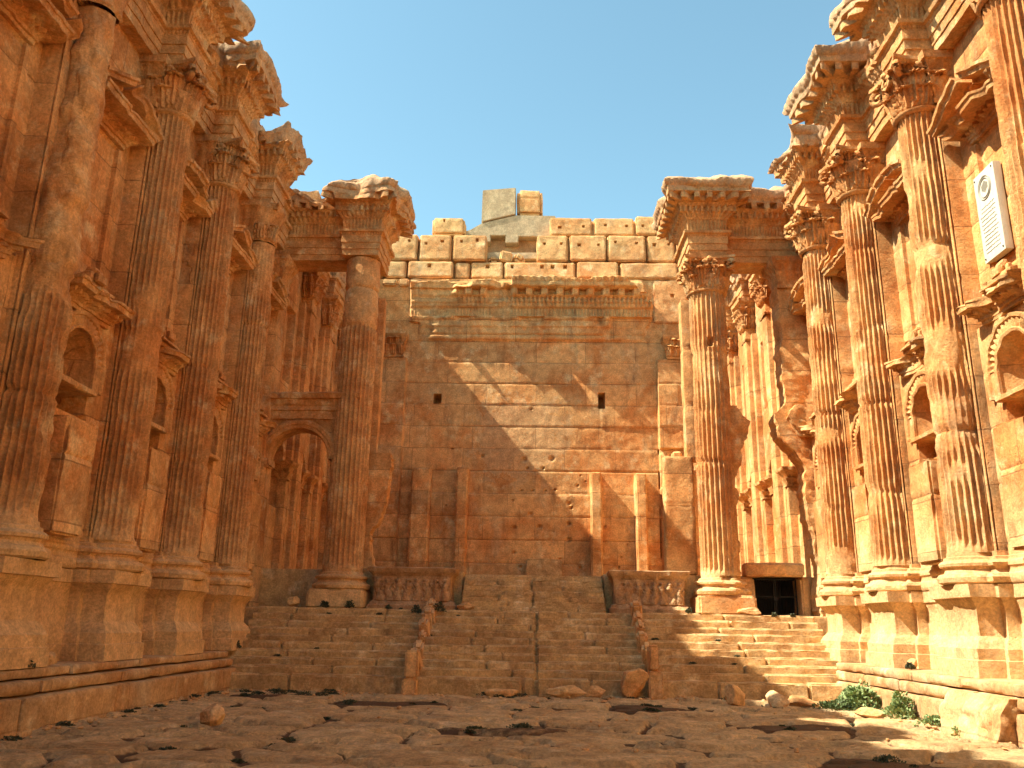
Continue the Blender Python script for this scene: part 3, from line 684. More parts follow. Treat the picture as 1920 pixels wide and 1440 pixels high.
def pediment(root, s, yc, z, hw, kind, seed, ruin=.2, h=.8, out=.6, name='pediment', plane=8.5):
    PW[0] = plane
    mb = MB()
    HP = [(0, 0, 0), (0, .10, 0), (.07, .11, 0), (.075, .15, 0), (.13, .16, 0), (.14, .20, 'eg'), (.18, .23, 'eg'), (.185, .30, 'dn'), (.26, .31, 'dn'), (.265, out * .65, 0), (.27, out, 0), (.36, out + .02, 0), (.37, out + .05, 0), (.42, out + .06, 0), (.43, .1, 0), (.43, -.05, 0)]
    k = z  # horizontal cornice
    bar(mb, s, HP, (yc - hw, z), (yc + hw, z), .035, seed, .02, ruin, mitre=(.6, .6))
    RP = [(0, .08, 0), (.0, out * .55, 0), (.03, out * .6, 'dn'), (.09, out * .62, 'dn'), (.095, out, 0), (.17, out + .02, 0), (.19, out + .08, 0), (.25, out + .09, 0), (.26, -.05, 0)]
    z2 = z + .40
    if kind == 'tri':
        apex = (yc, z + h + .05)
        bar(mb, s, RP, (yc - hw - .42, z2 - .05), apex, .035, seed + 1, .02, ruin * .8)
        bar(mb, s, RP, apex, (yc + hw + .42, z2 - .05), .035, seed + 2, .02, ruin * .8)
    elif kind == 'curve':
        th = np.linspace(math.pi * .88, math.pi * .12, 7); 
        pts = [(yc + (hw + .40) * math.cos(a) / math.cos(math.pi * .12), z2 - .05 + (h - .42) * (math.sin(a) - math.sin(math.pi * .12)) / (1 - math.sin(math.pi * .12)) + .0) for a in th]
        for i in range(6): bar(mb, s, RP, pts[i], pts[i + 1], .035, seed + i, .02, ruin * .8)
    elif kind == 'flat':     # ragged remains of a gable over the cornice
        a, b = sorted((s * (PW[0] - out * .75), s * (PW[0] + .1)))
        rbox(mb, (a, yc - hw * .95, z + .36), (b, yc + hw * .8, z + h + .1), .06, .22, .10, seed + 3, 1.6, rough=.35)
        rbox(mb, (a + s * .1 * (s > 0), yc - hw * .5, z + h - .1), (b, yc + hw * .3, z + h + .32), .06, .15, .08, seed + 4, 1.4, rough=.3)
    if kind != 'flat':
        a, b = sorted((s * (PW[0] - .16), s * (PW[0] + .1)))
        n = 12; yy = np.linspace(-1, 1, 24)
        hh = (h - .30) * (1 - np.abs(yy)) if kind == 'tri' else (h - .30) * np.sqrt(np.clip(1 - yy ** 2, 0, 1)) * .95
        G = np.array([[(s * (PW[0] - .16), yc + y_ * (hw + .2), z + .40 + k_ * h_) for k_ in (0, .5, 1.0)] for y_, h_ in zip(yy, hh)])
        mb.grid(G, flip=(s > 0))
    mb.build(name, M_carv, root, angle=45)

side_wall(-1, BAYS_L, 'shaded orange stone wall along the left of the court, with arched niches and pediments', 101)
side_wall(1, BAYS_R, 'sunlit orange stone wall along the right of the court, with arched niches and pediments', 202)

# entrance wall of the court, behind the viewer
t = thing('entrance_wall', 'tall plain stone entrance wall with a central doorway closing the court behind the viewer', 'wall', (0, -6, 0))
for (a, b, z0, z1) in ((-10.2, -3.2, -.2, 15), (3.2, 10.2, -.2, 15), (-3.2, 3.2, 11.5, 15)):
    mb = MB(); rbox(mb, (a, -8.2, z0), (b, -6.2, z1), .5, .05, .03, int(a) + 30); mb.build('masonry', M_side, t)

# ------------------------------------------------------------------ ledges under the pedestals
def ledge(side, label, seed):
    s = side; t = thing('stone_ledge', label, 'ledge', (s * 7.6, 13, 0), 'stepped stone ledges along the side walls')
    tiers = [(.0, .50, 7.10), (.50, .70, 7.24), (.70, .865, 7.38)] if s < 0 else [(.0, .46, 7.12), (.46, .68, 7.15), (.68, .865, 7.18)]
    for k, (z0, z1, xi) in enumerate(tiers):
        mb = MB(); y = -2.0; rng = random.Random(seed + k); j = 0
        while y < 21.2:
            y2 = min(y + rng.uniform(1.6, 3.0), 21.3)
            if 21.3 - y2 < .7: y2 = 21.32
            a, b = sorted((s * (xi + rng.uniform(-.02, .02)), s * 9.3))
            rbox(mb, (a, y + .004, z0 - (.3 if k == 0 else -.002)), (b, y2 - .004, z1), .06, .022, .022, seed + 10 * k + j, 1.0, rough=.3)
            y = y2; j += 1
        mb.build('course', M_ledge, t)
    return t
ledge(-1, 'three tiered shaded stone ledge carrying the left row of pedestals', 301)
ledge(1, 'bright sunlit stone ledge carrying the right row of pedestals', 311)

# ------------------------------------------------------------------ stairs and platform
def steps(name, label, x0, x1, n, y0, z0, tread, rise, seed, first_z=0.0, back=3.0, cracks=(), wear=1.0, xj=0.0):
    t = thing(name, label, 'stairs', ((x0 + x1) / 2, y0, first_z), 'flights of worn stone steps')
    rng = random.Random(seed)
    for k in range(n):
        zb = first_z - .25 if k == 0 else z0 + rise * (k - 1) - .22
        zt = z0 + rise * k - (.0)
        ya = y0 + tread * k
        jx = []; x = x0 + rng.uniform(1.0, 3.0)
        while x < x1 - .6: jx.append((0, x)); x += rng.uniform(1.4, 3.4)
        jx += [(0, c + .05 * rng.uniform(-1, 1)) for c in cracks]
        mb = MB(); cuts = sorted([x0] + [p for _, p in jx] + [x1]); ybk = ya + tread + .45 if k < n - 1 else ya + back
        for xa, xb in zip(cuts[:-1], cuts[1:]):
            if xb - xa < .12: continue
            rbox(mb, (xa + .003, ya + rng.uniform(-.022, .022) * wear, zb), (xb - .003, ybk, zt + rng.uniform(-.014, .012)), .05, .03, .034, seed * 7 + k + int(xa * 9), 1.5 * wear, rough=.22)
        mb.build('step', M_step, t)
    # solid rubble core under the treads, one stepped body
    prof = [(y0 + .14, first_z - .2)]
    for q in range(n): prof += [(y0 + tread * q + .14, z0 + rise * q - .07), (y0 + tread * (q + 1) + .14, z0 + rise * q - .07)]
    prof[-1] = (y0 + tread * n + back - .6, prof[-1][1]); G = np.array([[(x, y, z) for y, z in prof] for x in np.linspace(x0 + .06, x1 - .06, 6)])
    mb = MB(); mb.grid(G, flip=True); mb.build('core', M_step, t, angle=30)
    return t
steps('staircase', 'left flight of wide worn stone steps, all in shade', -7.75, -2.92, 10, 20.8, .39, .37, .175, 401, back=.8)
steps('staircase', 'central flight of cracked stone steps between the two stone balustrades', -2.90, 2.76, 10, 20.8, .39, .37, .175, 402, cracks=(.05, .07), back=.8)
steps('staircase', 'right flight of worn stone steps, half lit by the sun', 2.80, 7.7, 10, 20.8, .39, .37, .175, 403, back=.8)
steps('staircase', 'short rough upper flight rising between the two carved relief panels', -2.12, 2.06, 7, 24.75, 2.10, .20, .155, 404, first_z=1.95, cracks=(-.05,), back=2.5, wear=1.4)
t = thing('landing', 'flat stone landing carrying the free standing columns and relief panels', 'landing', (0, 25, 1.9))
for (a, b, sd) in ((-8.9, -2.9, 1), (-2.9, 2.9, 2), (2.9, 8.9, 3)):
    mb = MB(); rbox(mb, (a, 24.45, 1.2), (b, 26.2, 1.955), .1, .04, .03, 410 + sd, grooves=[(0, a + 1.9), (0, a + 3.9)]); mb.build('slab', M_step, t)
# podium of the inner sanctuary
t = thing('podium', 'plain stone podium wall behind the left free standing column, floor of the sanctuary', 'podium', (0, 31, 2))
mb = MB(); rbox(mb, (-8.9, 26.0, 1.0), (-2.14, 38.0, 3.12), .2, .03, .02, 421, grooves=[(0, -6.6), (0, -4.4), (2, 2.55)])
rbox(mb, (2.08, 26.0, 1.0), (6.5, 38.0, 3.12), .2, .03, .02, 422); rbox(mb, (7.92, 26.0, 1.0), (8.9, 38.0, 3.12), .2, .03, .02, 423)
rbox(mb, (-2.16, 27.0, 1.0), (2.10, 38.0, 3.10), .25, .03, .02, 424)
rbox(mb, (6.48, 28.2, 1.0), (7.94, 38.0, 3.12), .25, .03, .02, 425)
mb.build('masonry', M_step, t)
# balustrades dividing the flights
def divider(x, label, seed, left):
    t = thing('stair_balustrade', label, 'balustrade', (x, 20.7, 0), 'stone balustrades dividing the steps')
    mb = MB(); rbox(mb, (x - .17, 20.45, -.15), (x + .19, 20.95, .36 if left else .62), .05, .05, .04, seed, 1.2, rough=.2); mb.build('foot_block', M_block, t)
    mb = MB(); rbox(mb, (x - (.13 if left else .14), 20.50, .34 if left else .60), (x + (.20 if left else .13), 20.98, .98 if left else 1.20), .05, .06, .05, seed + 1, 1.4, rough=.25); mb.build('post', M_block, t)
    # ragged coping climbing beside the steps
    n = 6
    for k in range(n):
        y = 21.05 + k * .56; z = .66 + k * .265
        rng = random.Random(seed + k)
        w = rng.uniform(.13, .18); dx = rng.uniform(-.05, .05)
        mb = MB(); rbox(mb, (x - w + dx, y, z - .5), (x + w + dx, y + .55, z + rng.uniform(.22, .36)), .045, .11, .07, seed * 3 + k, 1.6, rot=(rotm(.25 + rng.uniform(-.1, .2), rng.uniform(-.15, .15), rng.uniform(-.15, .15)), np.array([x, y + .27, z])), rough=.2)
        mb.build('coping_stone', M_block, t)
divider(-2.87, 'ragged stone balustrade climbing between the left and central flights, square orange post at its foot', 431, True)
divider(2.80, 'broken stone balustrade climbing between the central and right flights, smooth upright post at its foot', 441, False)

# relief panels
def relief(x0, x1, label, seed, ruin):
    t = thing('relief_panel', label, 'relief panel', ((x0 + x1) / 2, 25.2, 1.95), 'carved relief panels flanking the upper flight')
    yf, yb, z0, z1 = 24.95, 26.2, 1.95, 3.15
    w = x1 - x0
    mb = MB(); rect_rings(mb, x0 + .16, x1 - .16, yf + .16, yb - .2, [(z0 - .02, .16, 0), (z0 + .12, .16, 0), (z0 + .14, .12, 0), (z0 + .22, .08, 0), (z0 + .26, .0, 0), (z1 - .28, .0, 0), (z1 - .24, .03, 'bd'), (z1 - .18, .07, 0), (z1 - .14, .13, 0), (z1 - .02, .16, 0), (z1, .12, 0), (z1, -.3, 0), (z1, -3, 0)], .05, seed, .04 + .05 * ruin)
    mb.build('frame', M_relief, t, angle=45)
    nx = int(w / .022); nz = 44
    X, Z = np.meshgrid(np.linspace(x0 + .2, x1 - .2, nx), np.linspace(z0 + .24, z1 - .26, nz), indexing='ij')
    H = np.zeros_like(X); rng = random.Random(seed); m = 8
    for k in range(m):     # a row of draped dancing figures
        fx = x0 + .34 + (w - .68) * k / (m - 1); lean = rng.uniform(-.10, .10); zh = z1 - .39
        d = np.hypot(X - fx - lean * .3, (Z - zh)); H = np.maximum(H, .09 * np.sqrt(np.clip(1 - (d / .065) ** 2, 0, 1)))
        u = (Z - (z0 + .24)) / (zh - z0 - .24); bw = .055 + .075 * np.clip(1 - u, 0, 1) ** 1.2 + .03 * np.exp(-((u - .8) / .1) ** 2)
        cxn = fx + lean * (u - .5) + .03 * np.sin(u * 7 + k)
        b = .085 * np.sqrt(np.clip(1 - ((X - cxn) / bw) ** 2, 0, 1)) * (u < .93) * (u > 0.0)
        b = b - .022 * np.abs(np.sin((X - cxn) * 75 + u * 9 + k)) * (u < .7) * (b > .02)
        H = np.maximum(H, b)
        for sd in (-1, 1):    # raised arms and swinging drapery
            ax = fx + sd * (.05 + .12 * np.clip((u - .55) / .3, 0, 1)); arm = .055 * np.clip(1 - np.abs(X - ax) / .035, 0, 1) * (u > .55) * (u < .85 + .1 * rng.random()); H = np.maximum(H, arm)
    P = np.stack([X, X * 0, Z], -1)
    H = H * (1 - ruin * .75 * sstep(.45, .65, fbm(P, .35, 2, seed))) + .035 * (fbm(P, .09, 3, seed + 3) - .5)
    for k in range(5):
        fx = x0 + .3 + (w - .6) * (k + .3) / 5; fz = z1 - .42 + rng.uniform(-.03, .03); H = H - .10 * np.exp(-(np.hypot(X - fx, Z - fz) / .035) ** 4)
    mb = MB(); mb.grid(np.stack([X, yf + .15 - H, Z], -1)); mb.build('carved_figures', M_relief, t)
relief(-4.86, -2.24, 'shaded carved marble relief panel with a row of dancing figures left of the upper flight', 451, .35)
relief(2.16, 4.52, 'sunlit weathered relief panel with faint figures right of the upper flight', 461, .8)

# ------------------------------------------------------------------ free standing columns
def free_col(x, label, seed, left):
    y = 25.4
    t = thing('freestanding_column', label, 'column', (x, y, 1.95), 'tall free standing columns before the sanctuary')
    mb = MB(); rbox(mb, (x - .82, y - .82, 1.93), (x + .82, y + .82, 2.49), .07, .06, .03, seed, 1.2, grooves=[(0, x + .35)] if not left else []); mb.build('pedestal', M_block if not left else M_shaft, t)
    r = .585
    mb = MB(); lathe(mb, x, y, [(z - 2.41 + 2.49, q - .56 + r) for z, q in base_prof(.56)] , seed, .02, 100, ruin=.6 if left else 1.0); mb.build('base', M_shaft, t)
    if left:
        mb = MB(); shaft(mb, x, y, 3.04, 12.92, r, .58, seed, wear=.2, bare=[(10.55, 13.5, 1.0)], drums=[5.6, 8.9, 10.6, 11.9], flutes=24); mb.build('shaft', M_shaft, t, angle=50)
    else:
        mb = MB(); shaft(mb, x, y, 3.04, 11.85, r, .56, seed, wear=.3, holes=[(262, 10.15, .10, .16)], bare=[(9.0, 10.0, .6)], drums=[6.4, 8.0, 9.9]); mb.build('shaft', M_shaft, t, angle=50)
        mb = MB(); capital(mb, x, y, 11.88, 12.95, .56, .80, seed, .1); mb.build('capital', M_carv, t, angle=50)
        # stump of the broken arch on its wall side
        mb = MB(); zs, xr = outline(3.1, 8.1, [3.1, 5.8, 6.3, 6.8, 7.3, 7.65, 7.9, 8.1], [6.02, 6.02, 6.16, 6.22, 6.42, 6.62, 6.40, 6.15], 12, .07); slabz(mb, zs, xr * 0 + 5.5, xr, y - .25, y + .4, seed + 9, .12, .05); mb.build('broken_arch_stump', M_carv, t)
    # entablature carried by the column and its arm to the wall
    e = thing('entablature', 'carved entablature with a rounded broken end above the left free standing column' if left else 'carved entablature with wide dentilled cornice above the right free standing column', 'entablature', (x, y, 12.95), 'entablatures over the free standing columns')
    mb = MB(); rect_rings(mb, x - .60, x + .58, 24.8, 26.6, entab(12.95, 15.75, .72), .036, seed + 5, .02 if not left else .03, .35 if not left else .85, 14.3 if left else 14.9, .3, base_off=.2); mb.build('column_block', M_carv, e, angle=45)
    a, b = sorted((x + (.5 if not left else -.5), 8.9 if not left else -8.9))
    mb = MB(); rect_rings(mb, a, b, 25.25, 26.2, entab(12.95, 15.65 if not left else 15.2, .40), .045, seed + 6, .02, .5 if not left else .9, 14.9 if not left else 14.4, .35, base_off=.1); mb.build('wall_arm', M_carv, e, angle=45)
free_col(-5.68, 'shaded free standing column with a plain stripped top left of the sanctuary', 501, True)
free_col(5.45, 'sunlit free standing column with a leafy capital right of the sanctuary', 511, False)

# piers where those entablatures meet the side walls
def pier(s, label, seed):
    t = thing('wall_pier', label, 'pier', (s * 8.2, 25.4, 1.95), 'piers between the court and the sanctuary')
    a, b = sorted((s * (7.62 if s > 0 else 8.2), s * 9.0))
    mb = MB()
    if s < 0: rbox(mb, (a, 24.95, 1.9), (b, 25.8, 12.0), .1, .03, .03, seed, grooves=[(2, 8.1), (2, 9.6), (2, 10.9)])
    else:
        zs, xl = outline(1.9, 12.0, [1.9, 3.5, 5.9, 6.15, 6.45, 6.8, 7.15, 7.45, 7.85, 8.25, 12.0], [8.2, 8.15, 7.95, 8.05, 7.9, 7.72, 7.36, 7.22, 7.30, 7.56, 7.60], 4, .06)
        slabz(mb, zs, xl, xl * 0 + 9.0, 25.0, 25.8, seed)
    mb.build('masonry', M_side, t)
    mb = MB(); a, b = sorted((s * (7.62 if s > 0 else 8.2), s * 9.0)); rect_rings(mb, a, b, 24.95, 25.8, [(11.95, .04, 0), (12.05, .05, 0), (12.07, 0, 0), (12.35, .06, 'lf'), (12.5, .14, 'lf'), (12.52, .05, 'lf'), (12.7, .12, 'lf'), (12.8, .22, 'lf'), (12.82, .2, 0), (12.95, .22, 0), (12.95, -.6, 0)], .04, seed, .05); mb.build('capital', M_carv, t)
    if s > 0:
        mb = MB(); zs, xl = outline(7.15, 8.05, [7.15, 7.4, 7.7, 8.05], [7.95, 7.72, 7.62, 7.8], 8, .08); zs2, xr = outline(7.15, 8.05, [7.15, 7.5, 8.05], [8.3, 8.42, 8.35], 9, .08); slabz(mb, zs, xl, xr, 24.70, 25.05, seed + 6, .08, .05); mb.build('broken_bracket', M_carv, t)
    return t
pier(-1, 'dark shaded pier beside the fourth left column, where the arch springs', 521)
pier(1, 'shaded pier with broken arch stumps above the iron gate', 531)

# left: arch and little entablature between the free standing column and the pier
t = thing('side_arch', 'shaded round arch under a carved ledge between the left free standing column and the wall', 'arch', (-6.95, 25.4, 3))
mb = MB(); th = np.linspace(0, math.pi, 36); xc, zc = -7.27, 6.35
def arch_band(mb, xc, zc, y0, y1, r0, r1, rows_out, th, seed):
    prof = [(r0, y1), (r0, y0 + .05), (r0 + .03, y0), (r0 + .12, y0 - .02), (r0 + .14, y0 - .05), (r1 - .05, y0 - .06), (r1, y0), (r1, y1)]
    G = np.array([[(xc + r * math.cos(a), yy, zc + r * math.sin(a)) for a in th] for r, yy in prof]); G[..., 1] += .03 * (vnoise(G, .2, seed) - .5)
    mb.grid(G)
arch_band(mb, xc, zc, 25.15, 25.85, .93, 1.22, 0, th, 3)
mb.build('archivolt', M_carv, t)
mb = MB()   # spandrels
n = 30; X = np.linspace(-8.5, -5.6, n); 
low = np.where(np.abs(X - xc) < 1.18, zc + np.sqrt(np.clip(1.18 ** 2 - (X - xc) ** 2, 0, 9)), zc)
G = np.array([[(x, 25.25 + .03 * math.sin(x * 9 + k), l + (7.95 - l) * k / 8) for k in range(9)] for x, l in zip(X, low)]); mb.grid(G, flip=False)
G2 = G.copy(); G2[..., 1] = 25.8; mb.grid(G2, flip=True)
mb.build('spandrel', M_side, t)
mb = MB(); rect_rings(mb, -8.5, -5.75, 25.2, 25.85, [(7.6, -.4, 0), (7.6, .02, 0), (7.85, .03, 0), (7.87, .08, 0), (8.0, .12, 'eg'), (8.05, .2, 'dn'), (8.2, .22, 'dn'), (8.22, .36, 0), (8.36, .4, 0), (8.42, .3, 0), (8.44, -.3, 0)], .045, 541, .04, .6, 8.0); mb.build('cornice_ledge', M_carv, t)
mb = MB(); rbox(mb, (-8.6, 25.0, 3.1), (-8.18, 25.7, 6.4), .1, .04, .03, 542); mb.build('jamb', M_side, t); mb = MB(); rbox(mb, (-6.34, 25.4, 3.1), (-5.95, 25.9, 6.35), .1, .04, .03, 543); mb.build('jamb', M_side, t)
mb = MB(); rbox(mb, (-8.6, 24.95, 6.05), (-8.05, 25.75, 6.4), .06, .08, .08, 544, 1.4, rough=.2); mb.build('impost', M_carv, t)
# broken wall slabs behind the free standing columns
t = thing('broken_slab', 'upright broken stone slab with a bright ragged edge behind the left column', 'stone slab', (-5.0, 26.2, 3))
mb = MB(); zs = np.linspace(3.1, 6.72, 60); ed = np.interp(zs, [3.1, 3.7, 4.3, 4.5, 5.0, 5.6, 6.5, 6.72], [-4.86, -5.02, -5.06, -4.85, -4.66, -4.58, -4.52, -4.56]) + .03 * np.array([random.Random(k).uniform(-1, 1) for k in range(60)])
G = np.array([[(-5.75, 26.0, z), (-5.4, 26.0, z), (e, 26.0 + .02, z), (e + .03, 26.12, z), (e, 26.5, z), (-5.75, 26.5, z)] for z, e in zip(zs, ed)]); mb.grid(G, flip=False)
Gt = G[-1][None].repeat(2, 0).copy(); Gt[1, :, 1] = 26.25; mb.grid(Gt)
mb.build('slab', M_side, t)
mb = MB(); rbox(mb, (-5.6, 26.1, 6.6), (-5.02, 26.5, 12.0), .12, .03, .03, 552, grooves=[(2, 8.7), (2, 10.6)]); mb.build('upper_slab', M_shaft, t)
t = thing('wall_pier', 'sunlit stepped slab with bored holes standing left of the right column', 'pier', (4.3, 26.2, 3))
mb = MB(); rbox(mb, (3.98, 26.05, 3.1), (4.95, 26.6, 6.75), .08, .05, .03, 561, grooves=[(2, 5.2)]); mb.build('slab', M_side, t)
mb = MB(); rbox(mb, (4.72, 26.1, 6.6), (5.2, 26.6, 12.0), .1, .03, .03, 562, grooves=[(2, 8.4), (2, 10.3)]); mb.build('upper_slab', M_shaft, t)

# ------------------------------------------------------------------ sanctuary: side walls
def ady_wall(s, label, seed):
    t = thing('sanctuary_wall', label, 'wall', (s * 8.5, 31, 3.1), 'side walls of the raised sanctuary')
    X0 = 8.5; ys = np.arange(25.8, 37.6, .055); zs = np.arange(3.0, 18.6, .055)
    Y, Z = np.meshgrid(ys, zs, indexing='ij'); rec = 0 * Y; P = np.stack([0 * Y, Y, Z], -1)
    cols = [28.6, 31.5, 34.4, 37.1]; cents = [27.2, 30.05, 32.95, 35.8]
    for yc in cents:
        hw = .50; dy = Y - yc; zsp = 6.95
        ins = (np.abs(dy) < hw) & (Z > 5.2) & np.where(Z > zsp, dy ** 2 + (Z - zsp) ** 2 < hw ** 2, True)
        rec = np.where(ins, .45 * np.sqrt(np.clip(1 - (dy / hw) ** 2, 0, 1)) + .05, rec)
        rec = np.where((np.abs(dy) < .5) & (Z > 9.4) & (Z < 12.0), .25, rec)
    rec = rec + .03 * (fbm(P, .5, 3, seed) - .5)
    Pw = np.stack([s * (X0 + rec), Y, Z], -1)
    lim = np.minimum(18.6, 1.6 + 13.4 * Y / 25.3 - .5) + .25 * (fbm(P, .8, 2, seed + 1) - .5)
    Pw[..., 2] = np.minimum(Pw[..., 2], lim); mb = MB(); mb.grid(Pw, flip=(s > 0))
    back = np.stack([Pw[:, -1], Pw[:, -1] + [s * 1.5, 0, 0], Pw[:, 0] + [s * 1.5, 0, 0]], 1); mb.grid(back, flip=(s > 0))
    mb.build('masonry', M_side, t)
    for k, yc in enumerate(cols):
        a, b = sorted((s * 8.10, s * 8.8)); mb = MB()
        rbox(mb, (a, yc - .34, 3.1), (b, yc + .34, 12.75), .14, .04, .03, seed + k, grooves=[(2, 5.2 + q) for q in (0, 2, 4, 6)])
        a2, b2 = sorted((s * 8.27, s * 8.8)); rbox(mb, (a2, yc - .55, 3.1), (b2, yc + .55, 12.6), .14, .04, .03, seed + k + 9)
        p = mb.build('pilaster', M_side, t)
        mb = MB(); rect_rings(mb, a, b, yc - .34, yc + .34, [(12.3, .03, 0), (12.38, .05, 0), (12.4, .0, 0), (12.75, .0, 0), (12.8, .06, 0), (12.85, .02, 'lf'), (13.05, .05, 'lf'), (13.2, .16, 'lf'), (13.22, .05, 'lf'), (13.45, .12, 'lf'), (13.6, .24, 'lf'), (13.62, .10, 0), (13.8, .18, 'lf'), (13.86, .26, 0), (14.0, .28, 0), (14.0, -.6, 0)], .04, seed + k, .06)
        mb.build('capital', M_carv, p)
        for row in range(2):
            mb = MB()
            for j, dd in enumerate((-.3, 0, .3)):
                leaf(mb, s * 8.10, yc + dd + .12 * row, 12.85 + .32 * row, -s, 0, .5, .16, .2, seed + j + 5 * k)
                leaf(mb, s * (8.15 + .25 * j), yc - .34, 12.85 + .32 * row, 0, -1, .5, .14, .18, seed + j + 7 * k)
            mb.build('acanthus_leaves', M_carv, p)
        # entablature ressaut
        mb = MB(); rect_rings(mb, a, b, yc - .38, yc + .38, entab(14.0, min(16.6, 1.6 + 13.4 * yc / 25.3 - .6), .6), .05, seed + 3 * k, .03, .7, 15.6, .2, base_off=.15); mb.build('entablature_block', M_carv, p, angle=45)
        # lower order colonnettes with small capitals
        for e_ in (-1, 1):
            yy = yc + e_ * .84; a3, b3 = sorted((s * 8.24, s * 8.6)); mb = MB()
            rbox(mb, (a3, yy - .17, 3.1), (b3, yy + .17, 6.1), .12, .03, .03, seed + k + 20)
            q = mb.build('colonnette', M_side, t)
            mb = MB(); rect_rings(mb, a3, b3, yy - .17, yy + .17, [(6.08, .04, 0), (6.14, .05, 0), (6.15, .01, 'lf'), (6.35, .10, 'lf'), (6.37, .03, 'lf'), (6.55, .14, 'lf'), (6.6, .20, 0), (6.7, .22, 0), (6.7, -.2, 0)], .035, seed + k, .05); mb.build('capital', M_carv, q)
    mb = MB(); a, b = sorted((s * 8.36, s * 8.9)); rect_rings(mb, a, b, 27.4, 37.4, entab(14.0, 16.45, .4), .07, seed + 99, .03, .9, 15.4, .1, base_off=.1); mb.build('wall_entablature', M_carv, t, angle=45)
ady_wall(-1, 'dark shaded inner wall with pilasters seen through the gap left of the sanctuary', 601)
ady_wall(1, 'sunlit inner wall with pilasters and small arches seen through the gap above the iron gate', 611)

